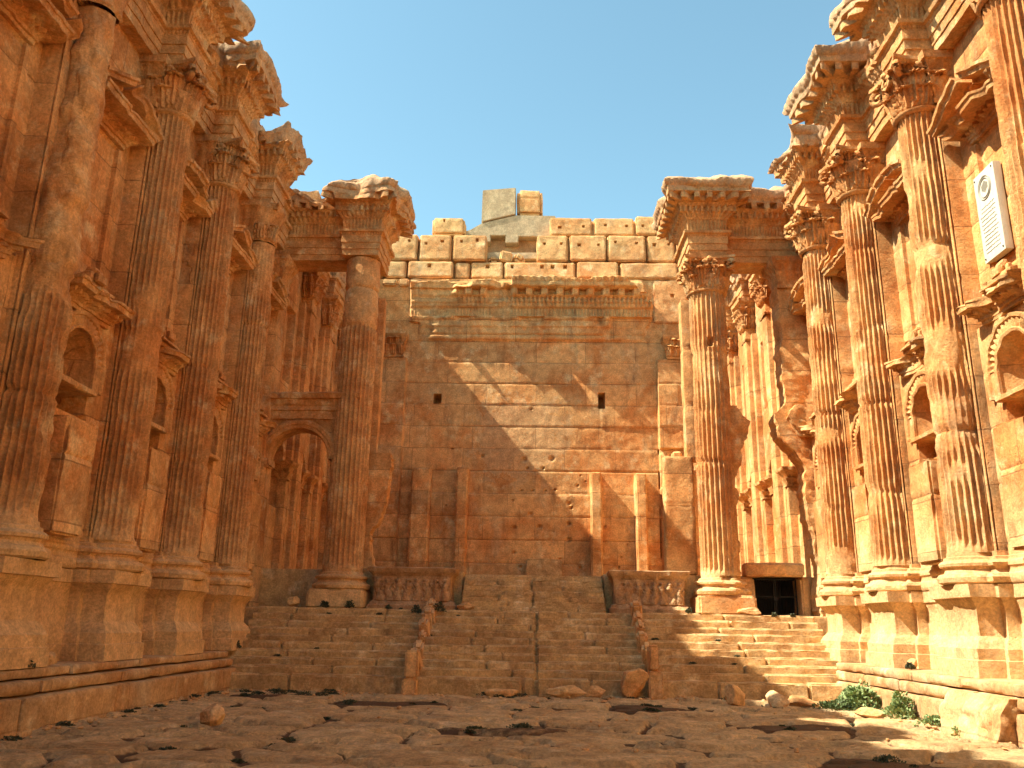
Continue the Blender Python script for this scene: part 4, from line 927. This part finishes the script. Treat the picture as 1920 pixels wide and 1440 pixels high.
# ------------------------------------------------------------------ sanctuary: back wall
YB = 37.5
def back_wall():
    t = thing('sanctuary_back_wall', 'tall patchy orange back wall with a carved cornice band and two small slit windows', 'wall', (0, YB, 3.1))
    res = .055; xs = np.arange(-8.7, 8.71, res); zs = np.concatenate([np.arange(3.0, 14.3, res), np.arange(14.3, 17.5, .035)])
    X, Z = np.meshgrid(xs, zs, indexing='ij'); P = np.stack([X, X * 0, Z], -1)
    out = .06 * (fbm(P, .7, 4, 7) - .5)
    rowi = np.floor((Z - joints_off) / 1.02); out = out + .05 * (_h(rowi, rowi * 0 + np.floor((X + 20 + 1.1 * np.mod(rowi, 2)) / 4.6), rowi * 0, 3) - .5) * (Z < 14.3)
    # joints
    for k in range(2, 17):
        zz = k * 1.02 + joints_off; out = out - .03 * np.exp(-((Z - zz - .03 * (vnoise(P, .9, 3) - .5)) / .03) ** 2) * (Z < 14.4)
    # corner pilasters
    out = out + .28 * (((X > -7.9) & (X < -6.05)) | ((X > 5.55) & (X < 7.9))) * (Z < 13.5)
    # missing slivers at the right corner pilaster
    out = out - .22 * sstep(.5, .62, fbm(P, .8, 3, 12)) * ((X > 5.5) & (X < 7.9) & (Z < 9.3))
    # pockmarks
    rng = random.Random(9)
    pocks = [(-.5, 8.75, .11), (.75, 8.8, .10), (-.35, 8.35, .06), (.35, 8.35, .06), (-.9, 5.7, .08), (1.5, 6.8, .08), (1.5, 5.9, .1), (1.5, 5.2, .1), (.2, 5.75, .10), (-.2, 6.3, .09), (-.9, 4.6, .07), (-.6, 4.0, .08), (.8, 4.1, .08), (2.0, 4.0, .07), (-.6, 7.35, .04), (-.1, 7.35, .04), (.45, 7.35, .05), (.9, 7.4, .05), (1.6, 6.6, .07), (-1.0, 6.9, .05), (-.2, 11.1, .05), (-2.4, 8.9, .08), (1.9, 7.6, .05)]
    for k in range(26): pocks.append((rng.uniform(-5, 5), rng.uniform(4, 13), rng.uniform(.02, .05)))
    for (a, b, r) in pocks: out = out - .13 * np.exp(-(np.hypot(X - a, (Z - b) * 1.1) / r) ** 4)
    # slit windows
    for (a, b, w, h) in ((-4.55, 11.56, .15, .24), (3.02, 11.52, .15, .34)):
        out = np.where((np.abs(X - a) < w) & (np.abs(Z - b) < h), -.9, out)
    # entablature band: carved profile, broken away in places
    zc = [14.40, 14.45, 14.60, 14.66, 14.70, 14.74, 15.02, 15.06, 15.34, 15.42, 15.52, 15.56, 15.95, 16.0, 16.04, 16.14, 16.18, 16.2, 16.42, 16.46, 16.50, 16.56, 16.82, 16.86, 17.05, 17.1, 17.3, 17.42]
    oc = [0.0, .12, .14, .05, .10, .14, .14, .20, .20, .30, .32, .18, .20, .26, .34, .36, .36, .46, .46, .48, .56, .62, .64, .86, .88, .92, .98, .6]
    pr = np.interp(Z, zc, oc)
    pat = np.zeros_like(X)
    inz = lambda a, b: (Z > a) & (Z < b)
    pat = np.where(inz(15.58, 15.95), .05 * sq(2 * math.pi * X / .15, 2), pat)
    pat = np.where(inz(16.02, 16.18), .07 * sq(2 * math.pi * X / .21, 1.6), pat)
    pat = np.where(inz(16.19, 16.44), .12 * sq(2 * math.pi * X / .21, 5), pat)
    pat = np.where(inz(16.54, 16.84), .38 * sq(2 * math.pi * X / .72, 6), pat)
    pat = np.where(inz(17.05, 17.35), .07 * sq(2 * math.pi * X / .33, 1.5), pat)
    top_edge = np.interp(X, [-6.1, -6.0, -4.2, -4.1, -1.9, -1.2, -1.15, .9, .95, 2.55, 2.6, 4.0, 5.4, 5.6], [16.9, 17.2, 17.35, 17.2, 17.25, 17.0, 17.45, 17.5, 17.35, 17.3, 17.5, 17.5, 16.3, 16.0])
    crisp = np.interp(X, [-6.1, -1.25, -1.15, 4.0, 5.3, 5.5], [.35, .35, 1.0, 1.0, .9, .3])
    n1 = fbm(P, .9, 3, 55)
    er = np.clip(sstep(.42, .62, n1) * (1.15 - crisp) + (1 - crisp) * .4, 0, 1)
    worn = pr * .55 + .10 * (fbm(P, .3, 3, 23) - .4)
    prof = (pr - pat) * (1 - er) + er * worn
    low = sstep(.45, .60, fbm(P, 1.1, 3, 77))
    prof = np.where(Z < 15.5, prof * (1 - .6 * low), prof)
    xl = np.interp(Z, [14.3, 15.2, 15.3, 17.5], [-5.6, -5.6, -6.05, -6.1]); xr = np.interp(Z, [14.3, 15.0, 15.5, 16.2, 17.3], [4.95, 5.15, 5.5, 5.5, 4.7 + .4])
    inside = sstep(0, .12, X - xl + .1 * (fbm(P, .25, 2, 5) - .5)) * sstep(0, .12, xr - X + .15 * (fbm(P, .25, 2, 6) - .5)) * (Z > 14.38)
    over = sstep(-.05, .1, top_edge + .12 * (fbm(P, .3, 2, 8) - .5) - Z)
    prof = prof * np.interp(Z, [15.3, 16.4], [1.15, 1.05])
    out = out + prof * inside * (.18 + .82 * over)
    G = np.stack([X, YB - out, Z], -1); mb = MB(); mb.grid(G, flip=False)
    for i_ in (0, -1): pass
    top = np.stack([G[:, -1], G[:, -1] * [1, 0, 1] + [0, YB + 1.6, 0], G[:, 0] * [1, 0, 1] + [0, YB + 1.6, 0]], 1); mb.grid(top, flip=False)
    mb.build('masonry', M_back, t, angle=45)
    # sky seen through the left slit is a true hole in the rear of the slit: thin lit sliver
    for (x, s_) in ((-6.95, 1), (6.75, 1)):
        mb = MB(); rect_rings(mb, x - .72, x + .72, YB - .34, YB + .2, [(13.45, .03, 0), (13.55, .06, 0), (13.57, .0, 'lf'), (13.8, .04, 'lf'), (13.95, .16, 'lf'), (13.97, .04, 'lf'), (14.15, .1, 'lf'), (14.28, .22, 'lf'), (14.3, .12, 0), (14.4, .22, 0), (14.55, .26, 0), (14.55, -.6, 0)], .04, int(x * 7), .07)
        for j in range(5): leaf(mb, x - .6 + .3 * j, YB - .36, 13.58, 0, -1, .46, .18, .28, j + int(x)); 
        for j in range(4): leaf(mb, x - .45 + .3 * j, YB - .34, 13.75, 0, -1, .62, .19, .36, j + 9 + int(x))
        mb.build('pilaster_capital', M_carv, t, angle=50)
    # low standing strips of the vanished shrine
    for (x0, x1, zt, d) in ((-5.5, -4.62, 8.25, .55), (-3.5, -2.95, 8.3, .6), (2.42, 2.95, 8.15, .62), (4.38, 4.92, 8.13, .62), (5.62, 5.98, 8.9, .75), (6.05, 6.5, 9.1, .62)):
        mb = MB(); rbox(mb, (x0, YB - d, 3.1), (x1, YB + .1, zt), .08, .05, .04, int(x0 * 13) + 90, 1.2, rough=.35, grooves=[(2, 4.7), (2, 6.2)]); mb.build('upright_strip', M_back, t)
    mb = MB(); rbox(mb, (-.4, YB - .5, 3.1), (1.2, YB + .1, 4.35), .07, .08, .06, 71, 1.3, grooves=[(0, .3)]); mb.build('low_block', M_step, t)
    # rows of bare blocks above the cornice
    rowA = [(-8.4, -7.4), (-7.38, -6.28), (-6.26, -4.02), (-3.99, -3.24), (-3.21, -1.62), (-1.59, 1.86), (1.89, 3.90), (3.94, 6.75), (6.78, 8.4)]
    rowB = [(-8.4, -7.46), (-7.43, -5.80), (-5.76, -4.16), (-4.13, -2.43), (-.04, 1.50), (1.55, 3.35), (3.38, 5.24), (5.28, 6.65), (6.68, 8.4)]
    rowC = [(.57, 2.69), (2.73, 4.74), (4.78, 5.95), (5.98, 7.3), (7.33, 8.4)]
    rng = random.Random(4)
    for (a, b, z0, z1) in ((-8.4, 8.4, 17.3, 18.42), (-8.4, -2.5, 18.42, 19.8), (.05, 8.4, 18.42, 19.8), (.7, 8.4, 19.8, 20.8)):
        mb = MB(); rbox(mb, (a, YB + .35, z0), (b, YB + 1.25, z1), .3, .03, .02, 790); mb.build('backing', M_block, t)
    for row, (z0, z1), sd, pitk in ((rowA, (17.52, 18.43), 700, .55), (rowB, (18.45, 19.86), 720, .66), (rowC, (19.88, 20.92), 740, .5)):
        for j, (a, b) in enumerate(row):
            pits = []
            if row is rowA:
                pits = [(p, 18.15, .075) for p in {2: (-5.2,), 4: (-2.4,), 5: (-1.2, .25, .75, 1.35)}.get(j, ())]
            else:
                w = b - a; zz = z0 + (z1 - z0) * pitk + rng.uniform(-.1, .1)
                pits = [(a + w * rng.uniform(.2, .3), zz, .055), (b - w * rng.uniform(.2, .3), zz + rng.uniform(-.1, .1), .055)]
            yo = rng.uniform(-.08, .08) + (.12 if row is rowC else 0)
            mb = MB(); rbox(mb, (a + .012, YB - .1 + yo, z0), (b - .012, YB + 1.3, z1 - rng.uniform(0, .05)), .05, .09, .05, sd + j, 1.1, pits=pits, rough=.35); mb.build('block', M_block, t)
    mb = MB(); rbox(mb, (-7.4, YB - .25, 17.1), (-6.7, YB + .8, 17.48), .07, .1, .05, 761, 1.3); mb.build('block', M_block, t); mb = MB(); rbox(mb, (-6.66, YB - .22, 17.05), (-6.12, YB + .8, 17.5), .07, .1, .05, 762, 1.3); mb.build('block', M_block, t); mb = MB()
    rbox(mb, (5.5, YB - .14, 15.3), (7.1, YB + .8, 17.48), .07, .06, .04, 763, 1.0, pits=[(6.4, 16.7, .07)])
    mb.build('block', M_block, t)
    return t
back_wall()
# gable stones on and behind the wall top
def prism(name, label, cat, pts, y0, y1, mat, seed=0, amp=.012, group=None):
    """solid of the given outline (x,z, counter-clockwise) with true thickness y0..y1"""
    bm = bmesh.new(); f = [bm.verts.new((x, y0, z)) for x, z in pts]; b = [bm.verts.new((x, y1, z)) for x, z in pts]
    bm.faces.new(f); bm.faces.new(b[::-1])
    for i in range(len(pts)): bm.faces.new((f[i], b[i], b[(i + 1) % len(pts)], f[(i + 1) % len(pts)]))
    bmesh.ops.recalc_face_normals(bm, faces=bm.faces)
    bmesh.ops.bevel(bm, geom=list(bm.edges), offset=.03, segments=2, affect='EDGES')
    me = bpy.data.meshes.new(name); bm.to_mesh(me); bm.free(); me.materials.append(mat)
    o = bpy.data.objects.new(name, me); C.objects.link(o); tag(o, label, cat, group); return o
prism('gable_stone', 'smooth restored sloping gable slab behind the top row of blocks', 'stone block', [(-4.2, 19.95), (-2.35, 19.95), (-2.35, 20.3), (-1.6, 20.3), (-1.6, 19.9), (-.95, 19.9), (-.95, 20.25), (.9, 20.25), (.9, 21.40), (-1.1, 21.43), (-2.8, 20.98), (-3.4, 20.6), (-4.2, 20.35)], 38.5, 39.3, M_new)
prism('gable_stone', 'smooth pale wedge shaped stone forming the highest left corner of the gable', 'stone block', [(-2.82, 21.02), (-1.12, 21.46), (-1.12, 22.95), (-2.80, 22.80)], 38.45, 39.4, M_new)
mb = MB(); rbox(mb, (-1.08, 38.5, 21.47), (.27, 39.4, 22.95), .06, .22, .06, 771, 1.5, rough=.4, grooves=[(2, 22.4)]); tag(mb.build('gable_stone', M_block), 'rounded worn stone with a crack, highest on the gable beside the smooth wedge', 'stone block')
mb = MB(); rbox(mb, (-5.2, YB + .05, 19.88), (-3.55, YB + 1.0, 20.85), .06, .16, .05, 772, 1.2, pits=[(-4.6, 20.62, .05)]); tag(mb.build('loose_block', M_block), 'lone pale rounded block sitting left of the gable on the wall top', 'stone block')
t = thing('lintel_beam', 'long horizontal restored beam inside the gap under the gable', 'beam', (-1.2, 38.6, 19))
mb = MB(); rbox(mb, (-2.6, 38.4, 19.0), (.1, 39.2, 19.32), .15, .02, .01, 773); rbox(mb, (-2.6, 38.55, 19.32), (.1, 39.2, 19.42), .15, .02, .01, 774); rbox(mb, (-2.6, 38.5, 18.4), (.1, 39.2, 18.62), .15, .02, .01, 775); mb.build('beam', M_new, t)
mb = MB(); rbox(mb, (-2.6, 39.0, 18.4), (.9, 39.4, 20.3), .2, .02, .01, 776); mb.build('rear_panel', M_relief, t)
for (nm, lb, c, r, sd) in (('rubble_stone', 'flat squarish stone lying leftmost in the gap under the gable', (-2.15, 37.9, 18.66), (.30, .3, .2), 1), ('rubble_stone', 'pointed middle stone lying in the gap under the gable', (-1.55, 37.8, 18.74), (.32, .3, .30), 2), ('rubble_stone', 'round boulder lying rightmost in the gap under the gable', (-.9, 37.8, 18.70), (.33, .3, .27), 3)):
    mb = MB(); rbox(mb, np.array(c) - r, np.array(c) + r, .05, .22 if sd != 2 else .1, .08, 780 + sd, 1.3, rot=(rotm(0, .3 * (sd - 2) + .12, .2), np.array(c)), rough=.3); tag(mb.build(nm, M_block), lb, 'stone', 'small stones in the gap of the wall top')

# ------------------------------------------------------------------ cellar door
t = thing('cellar_doorway', 'low dark cellar doorway framed in stone at the top of the right flight', 'doorway', (7.2, 25.9, 1.95))
mb = MB(); rbox(mb, (6.22, 25.55, 3.06), (7.98, 26.2, 3.48), .06, .04, .03, 801, 1.2); mb.build('lintel', M_block, t)
mb = MB(); rbox(mb, (6.12, 25.75, 1.9), (6.54, 26.6, 3.06), .06, .05, .04, 802, 1.2); mb.build('jamb', M_shaft, t); mb = MB(); rbox(mb, (7.86, 25.75, 1.9), (8.15, 26.6, 3.06), .06, .05, .04, 803, 1.2); mb.build('jamb', M_shaft, t)
mb = MB(); rbox(mb, (6.3, 28.0, 1.8), (8.1, 28.15, 3.1), .3, .01, .0, 804); rbox(mb, (6.36, 26.6, 1.8), (6.5, 28.1, 3.1), .3, .01, 0, 805); rbox(mb, (7.9, 26.6, 1.8), (8.0, 28.1, 3.1), .3, .01, 0, 806); rbox(mb, (6.3, 26.2, 3.06), (8.1, 28.1, 3.11), .3, .01, 0, 807); mb.build('passage', M_dark, t)
t = thing('iron_gate', 'dark barred iron double gate closing the cellar doorway', 'gate', (7.2, 26.15, 1.95))
for (a, b) in ((6.56, 7.19), (7.21, 7.85)):
    mb = MB()
    rbox(mb, (a, 26.13, 1.98), (a + .035, 26.17, 3.04), .3, .005, 0); rbox(mb, (b - .035, 26.13, 1.98), (b, 26.17, 3.04), .3, .005, 0)
    for z in (1.99, 2.5, 3.0): rbox(mb, (a, 26.135, z), (b, 26.165, z + .035), .3, .005, 0)
    k = a + .08
    while k < b - .04: tube(mb, [(k, 26.15, 1.99), (k, 26.15, 3.03)], .009, 6); k += .075
    mb.build('gate_leaf', M_iron, t)
mb = MB(); rbox(mb, (7.14, 26.10, 2.40), (7.28, 26.14, 2.52), .1, .008, 0); mb.build('lock', M_iron, t)

# ------------------------------------------------------------------ marble plaque on the right wall
WXD = .55
t = thing('marble_plaque', 'white marble plaque with a wreath emblem and worn inscription on the right wall', 'plaque', (WX - .06, 14.38, 8.2))
mb = MB(); rbox(mb, (WX - .14, 14.02, 8.75 - WXD), (WX + .02, 14.74, 10.52 - WXD), .08, .015, .004, 811, .4); mb.build('slab', M_marble, t)
mb = MB(); yc, zc = 14.38, 10.16 - WXD
for ring_r in (.21, .17):
    a = np.linspace(0, 2 * math.pi, 30); tube(mb, np.stack([a * 0 + WX - .145, yc + ring_r * np.cos(a), zc + ring_r * 1.1 * np.sin(a)], -1), .012, 5)
for k in range(7): rbox(mb, (WX - .16, yc - .11 + .03 * k, zc - .10 + .02 * abs(3 - k)), (WX - .138, yc - .095 + .03 * k, zc + .13 - .02 * abs(3 - k)), .1, .004, 0)
mb.build('emblem', M_engr, t)
rng = random.Random(5)
for k in range(12):
    mb = MB(); z = 9.80 - WXD - k * .08; y = 14.10 + rng.uniform(0, .06); ye = 14.66 - rng.uniform(0, .06); pts = []
    while y < ye:      # one worn engraved line, as a continuous wavering groove of strokes
        pts.append((WX - .142, y, z + .012 * rng.uniform(-1, 1))); y += .016
    tube(mb, pts, .006, 5); mb.build('inscription_line', M_engr, t)
for (y, z) in ((14.08, 8.83), (14.68, 8.83), (14.08, 10.44), (14.68, 10.44)):
    mb = MB(); rbox(mb, (WX - .155, y - .018, z - .018 - WXD), (WX - .13, y + .018, z + .018 - WXD), .1, .008, 0); mb.build('bolt', M_iron, t)

# ------------------------------------------------------------------ loose stones
def rock(c, r, label, seed, mat=M_block, rot=(0, 0, 0), rough=.25, rr=.4):
    c = np.array(c, float); r = np.array(r, float)
    mb = MB(); nu, nv = 64, 40
    U, V = np.meshgrid(np.linspace(0, 2 * math.pi, nu, endpoint=False), np.linspace(-math.pi / 2, math.pi / 2, nv), indexing='xy')
    D = np.stack([np.cos(V) * np.cos(U), np.cos(V) * np.sin(U), np.sin(V)], -1)
    k = 2 + 6 * (1 - min(1, rr * 2)); L = (np.abs(D) ** k).sum(-1, keepdims=True) ** (1 / k); D = D / L
    rg = np.random.RandomState(seed); f_ = np.ones(D.shape[:2])
    for _ in range(16):
        nn = rg.normal(0, 1, 3); nn /= np.linalg.norm(nn); dd = rg.uniform(.62, .95); f_ = np.minimum(f_, dd / np.maximum(D @ nn, 1e-3))
    f_ = f_ - .07 * (fbm(D + seed, .35, 3, seed) - .5) * 2
    P = D * r * 1.12 * f_[..., None]; P = P @ rotm(*rot).T + c
    mb.grid(P, wrap=True, flip=True)
    return tag(mb.build('loose_stone', mat), label, 'stone', 'loose stones lying at the foot of the steps')
rock((-5.0, 13.95, .14), (.20, .2, .17), 'rounded pale boulder lying alone on the paving near the left ledge', 901, rr=.48, rough=.3)
rock((4.32, 19.2, .17), (.25, .22, .22), 'jagged upright chunk of stone before the right flight', 902, rot=(.1, .2, .4), rr=.2)
rock((5.15, 19.25, .12), (.12, .3, .16), 'tilted fluted fragment leaning beside the jagged chunk before the right flight', 903, rot=(.3, .6, .5), rr=.15)
rock((5.75, 19.4, .1), (.30, .2, .13), 'low flat stone right of the tilted fragment before the right flight', 904, rr=.3)
rock((.75, 20.42, .14), (.42, .16, .15), 'long squared slab lying against the central flight', 905, rr=.12, rough=.4)
rock((1.42, 20.42, .12), (.22, .15, .14), 'short squared slab at the right end of the long one by the central flight', 906, rr=.15)
rock((-.72, 20.35, .08), (.34, .15, .09), 'thin flat slab lying left of centre by the central flight', 907, rr=.15)
rock((2.32, 20.5, .36), (.27, .25, .30), 'rugged grey boulder propped against the right balustrade post', 908, rot=(.2, .3, .2), rr=.3)
rock((6.4, 17.2, .08), (.30, .2, .10), 'low weathered stone among the bushes by the right ledge', 909, rr=.35)
rock((7.12, 14.05, .18), (.22, .28, .26), 'bright squared white block at the right picture edge', 910, mat=M_block, rr=.12)
rock((-3.9, 24.6, 2.12), (.14, .14, .15), 'small stub of stone left of the left free standing column', 911, rr=.25).location.x = -2.95
rock((-1.95, 24.85, 2.06), (.22, .2, .12), 'small pale stone in the dark gap right of the shaded relief panel', 912, rr=.3)
rock((6.05, 24.5, 2.05), (.32, .2, .12), 'low heap of stone between the right column and the gate', 913, rr=.4)
rock((-7.55, 13.6, .97), (.12, .1, .1), 'small cube of stone on the left ledge below the second column', 914, rr=.15)
rock((7.6, 18.0, .96), (.10, .1, .11), 'small cube of stone on the right ledge between two pedestals', 915, rr=.15)
# gravel and chips along the foot of the steps and ledges
mb = MB(); rg = random.Random(12)
nu, nv = 7, 5
U, V = np.meshgrid(np.linspace(0, 2 * math.pi, nu, endpoint=False), np.linspace(-math.pi / 2, math.pi / 2, nv), indexing='xy')
D = np.stack([np.cos(V) * np.cos(U), np.cos(V) * np.sin(U), np.sin(V)], -1)
for k in range(520):
    q = rg.random()
    if q < .40: x, y = rg.uniform(-7, 7), 20.7 - abs(rg.gauss(0, .35))
    elif q < .6: x, y = -7.02 + abs(rg.gauss(0, .2)), rg.uniform(8, 20.6)
    elif q < .75: x, y = 7.0 - abs(rg.gauss(0, .3)), rg.uniform(12, 20.6)
    else: x, y = rg.uniform(-7, 7), rg.uniform(7, 20.5)
    r = rg.uniform(.012, .05) * (1.5 if rg.random() < .08 else 1)
    P = D * np.array([rg.uniform(.8, 1.5), rg.uniform(.7, 1.2), rg.uniform(.4, .9)]) * r * (1 + .5 * (vnoise(D + k, .7, k) - .5))[..., None]
    mb.grid(P @ rotm(0, 0, rg.uniform(0, 6)).T + np.array([x, y, ground_z(x, y) + r * .25]), wrap=True, flip=True)
tag(mb.build('gravel', M_block, angle=20, merge=False), 'small stone chips scattered along the foot of the steps and ledges', 'gravel', kind='stuff')
# broken masonry where the right ledge is damaged
t = thing('broken_masonry', 'rough broken masonry lump of the right ledge near the picture edge', 'masonry', (7.3, 14.8, 0))
mb = MB(); zs, xl = outline(-.1, .62, [-.1, .4, .62], [6.86, 6.92, 7.08], 5, .06); slabz(mb, zs, xl, xl * 0 + 7.8, 13.5, 15.4, 921, .12, .06); mb.build('rubble', M_ledge, t)

# ------------------------------------------------------------------ plants
def leaves(mb, c, rx, ry, h, n, size, seed, mats=1, up=.6):
    rng = np.random.RandomState(seed)
    a = rng.uniform(0, 2 * math.pi, n); q = np.sqrt(rng.uniform(0, 1, n)); zz = rng.uniform(0, 1, n) ** .8
    lump = .65 + .5 * vnoise(np.stack([a * 1.3, zz * 3, a * 0], -1), 1.0, seed)
    k = np.sqrt(np.clip(1 - zz * .85, 0.05, 1)) * lump
    ctr = np.stack([c[0] + rx * q * k * np.cos(a), c[1] + ry * q * k * np.sin(a), c[2] + h * zz * lump], -1)
    d = np.stack([np.cos(a), np.sin(a), rng.uniform(.1, 1.2, n) * up * 2], -1) + rng.normal(0, .5, (n, 3)); d /= np.linalg.norm(d, axis=1, keepdims=True)
    s_ = np.cross(d, rng.normal(0, 1, (n, 3))); s_ /= np.linalg.norm(s_, axis=1, keepdims=True) + 1e-9
    L_ = size * rng.uniform(.6, 1.5, n)[:, None]; w = L_ * .33
    V = np.stack([ctr - d * L_ * .5, ctr + s_ * w, ctr + d * L_ * .6, ctr - s_ * w], 1).reshape(-1, 3)
    Q = np.arange(4 * n).reshape(-1, 4); mb.quads(V, Q)
def bush(c, rx, ry, h, n, size, label, seed, mat):
    mb = MB(); leaves(mb, c, rx, ry, h, n, size, seed); return tag(mb.build('bush', mat, angle=None, merge=False), label, 'bush', 'green bushes at the foot of the right ledge')
bush((6.75, 18.75, .0), .55, .35, .52, 1500, .07, 'largest pale green bush where the right ledge meets the steps', 1, M_leaf2)
bush((6.85, 16.95, .0), .36, .30, .50, 1100, .06, 'round green bush with an upright sprig before the right ledge', 2, M_leaf2)
bush((6.25, 18.6, -.02), .75, .3, .20, 1000, .06, 'low dark spreading weed left of the largest bush', 3, M_leaf)
bush((6.95, 15.9, -.02), .35, .25, .22, 500, .05, 'small low tuft right of the round bush by the ledge', 4, M_leaf2)
bush((7.0, 14.9, -.02), .25, .3, .14, 350, .05, 'smallest flat tuft at the foot of the broken masonry', 5, M_leaf2)
mb = MB(); rng = random.Random(77)
spots = []
for k in range(34): spots.append((rng.uniform(-7.05, 6.8), rng.choice([20.55, 20.4, 20.3, 20.1, 19.6]) + rng.uniform(-.15, .1), None, rng.uniform(.06, .26)))
for k in range(30): y = rng.uniform(10.5, 20.5); spots.append((-7.05 + rng.uniform(0, .18), y, None, rng.uniform(.05, .2)))
tries = 0; cnt = 0
while cnt < 85 and tries < 5000:
    tries += 1; x, y = rng.uniform(-6.9, 6.9), rng.uniform(7.5, 20.2)
    i = int(np.searchsorted(GX, x)); j = int(np.searchsorted(GY, y))
    if GS[i, j] < .25: spots.append((x, y, None, rng.uniform(.06, .22))); cnt += 1
for k in range(14): spots.append((rng.uniform(-6.9, 6.9), 20.8 + .37 * rng.choice([8, 8, 9, 9, 3, 2, 5]) + .36, 'step', rng.uniform(.05, .18)))
for (x, y, z, r) in spots:
    if z == 'step':
        kk = int((y - 20.8) / .37); z = .39 + .175 * kk
        z = min(z, 1.96); y = y - .04
    else: z = ground_z(x, y) - .01
    leaves(mb, (x, y, z), r * 1.15, r * .45, r * .38, int(60 + 700 * r), .032, int(x * 1000) % 9999)
for (x, y, z, r) in ((-7.5, 12.9, .87, .16), (-7.55, 13.1, .87, .1), (-7.5, 15.4, .87, .07), (-7.5, 15.7, .87, .08), (-5.9, 24.45, 1.96, .16), (-5.2, 24.45, 1.96, .18), (-4.1, 24.4, 1.96, .10), (4.3, 24.3, 1.96, .14), (-7.45, 21.9, .9, .16), (7.5, 17.9, .88, .1), (-2.6, 23.9, 1.9, .22), (-3.2, 23.8, 1.85, .18), (6.6, 24.2, 1.90, .10), (7.1, 24.2, 1.90, .09)):
    leaves(mb, (x, y, z), r, r * .7, r * 1.1, int(80 + 900 * r), .05, int(abs(x) * 777))
tag(mb.build('weeds', M_dry, angle=None, merge=False), 'small dark weeds growing in the joints of the paving and steps', 'weeds', kind='stuff')
print('verts', sum(len(o.data.vertices) for o in C.objects if o.type == 'MESH'))
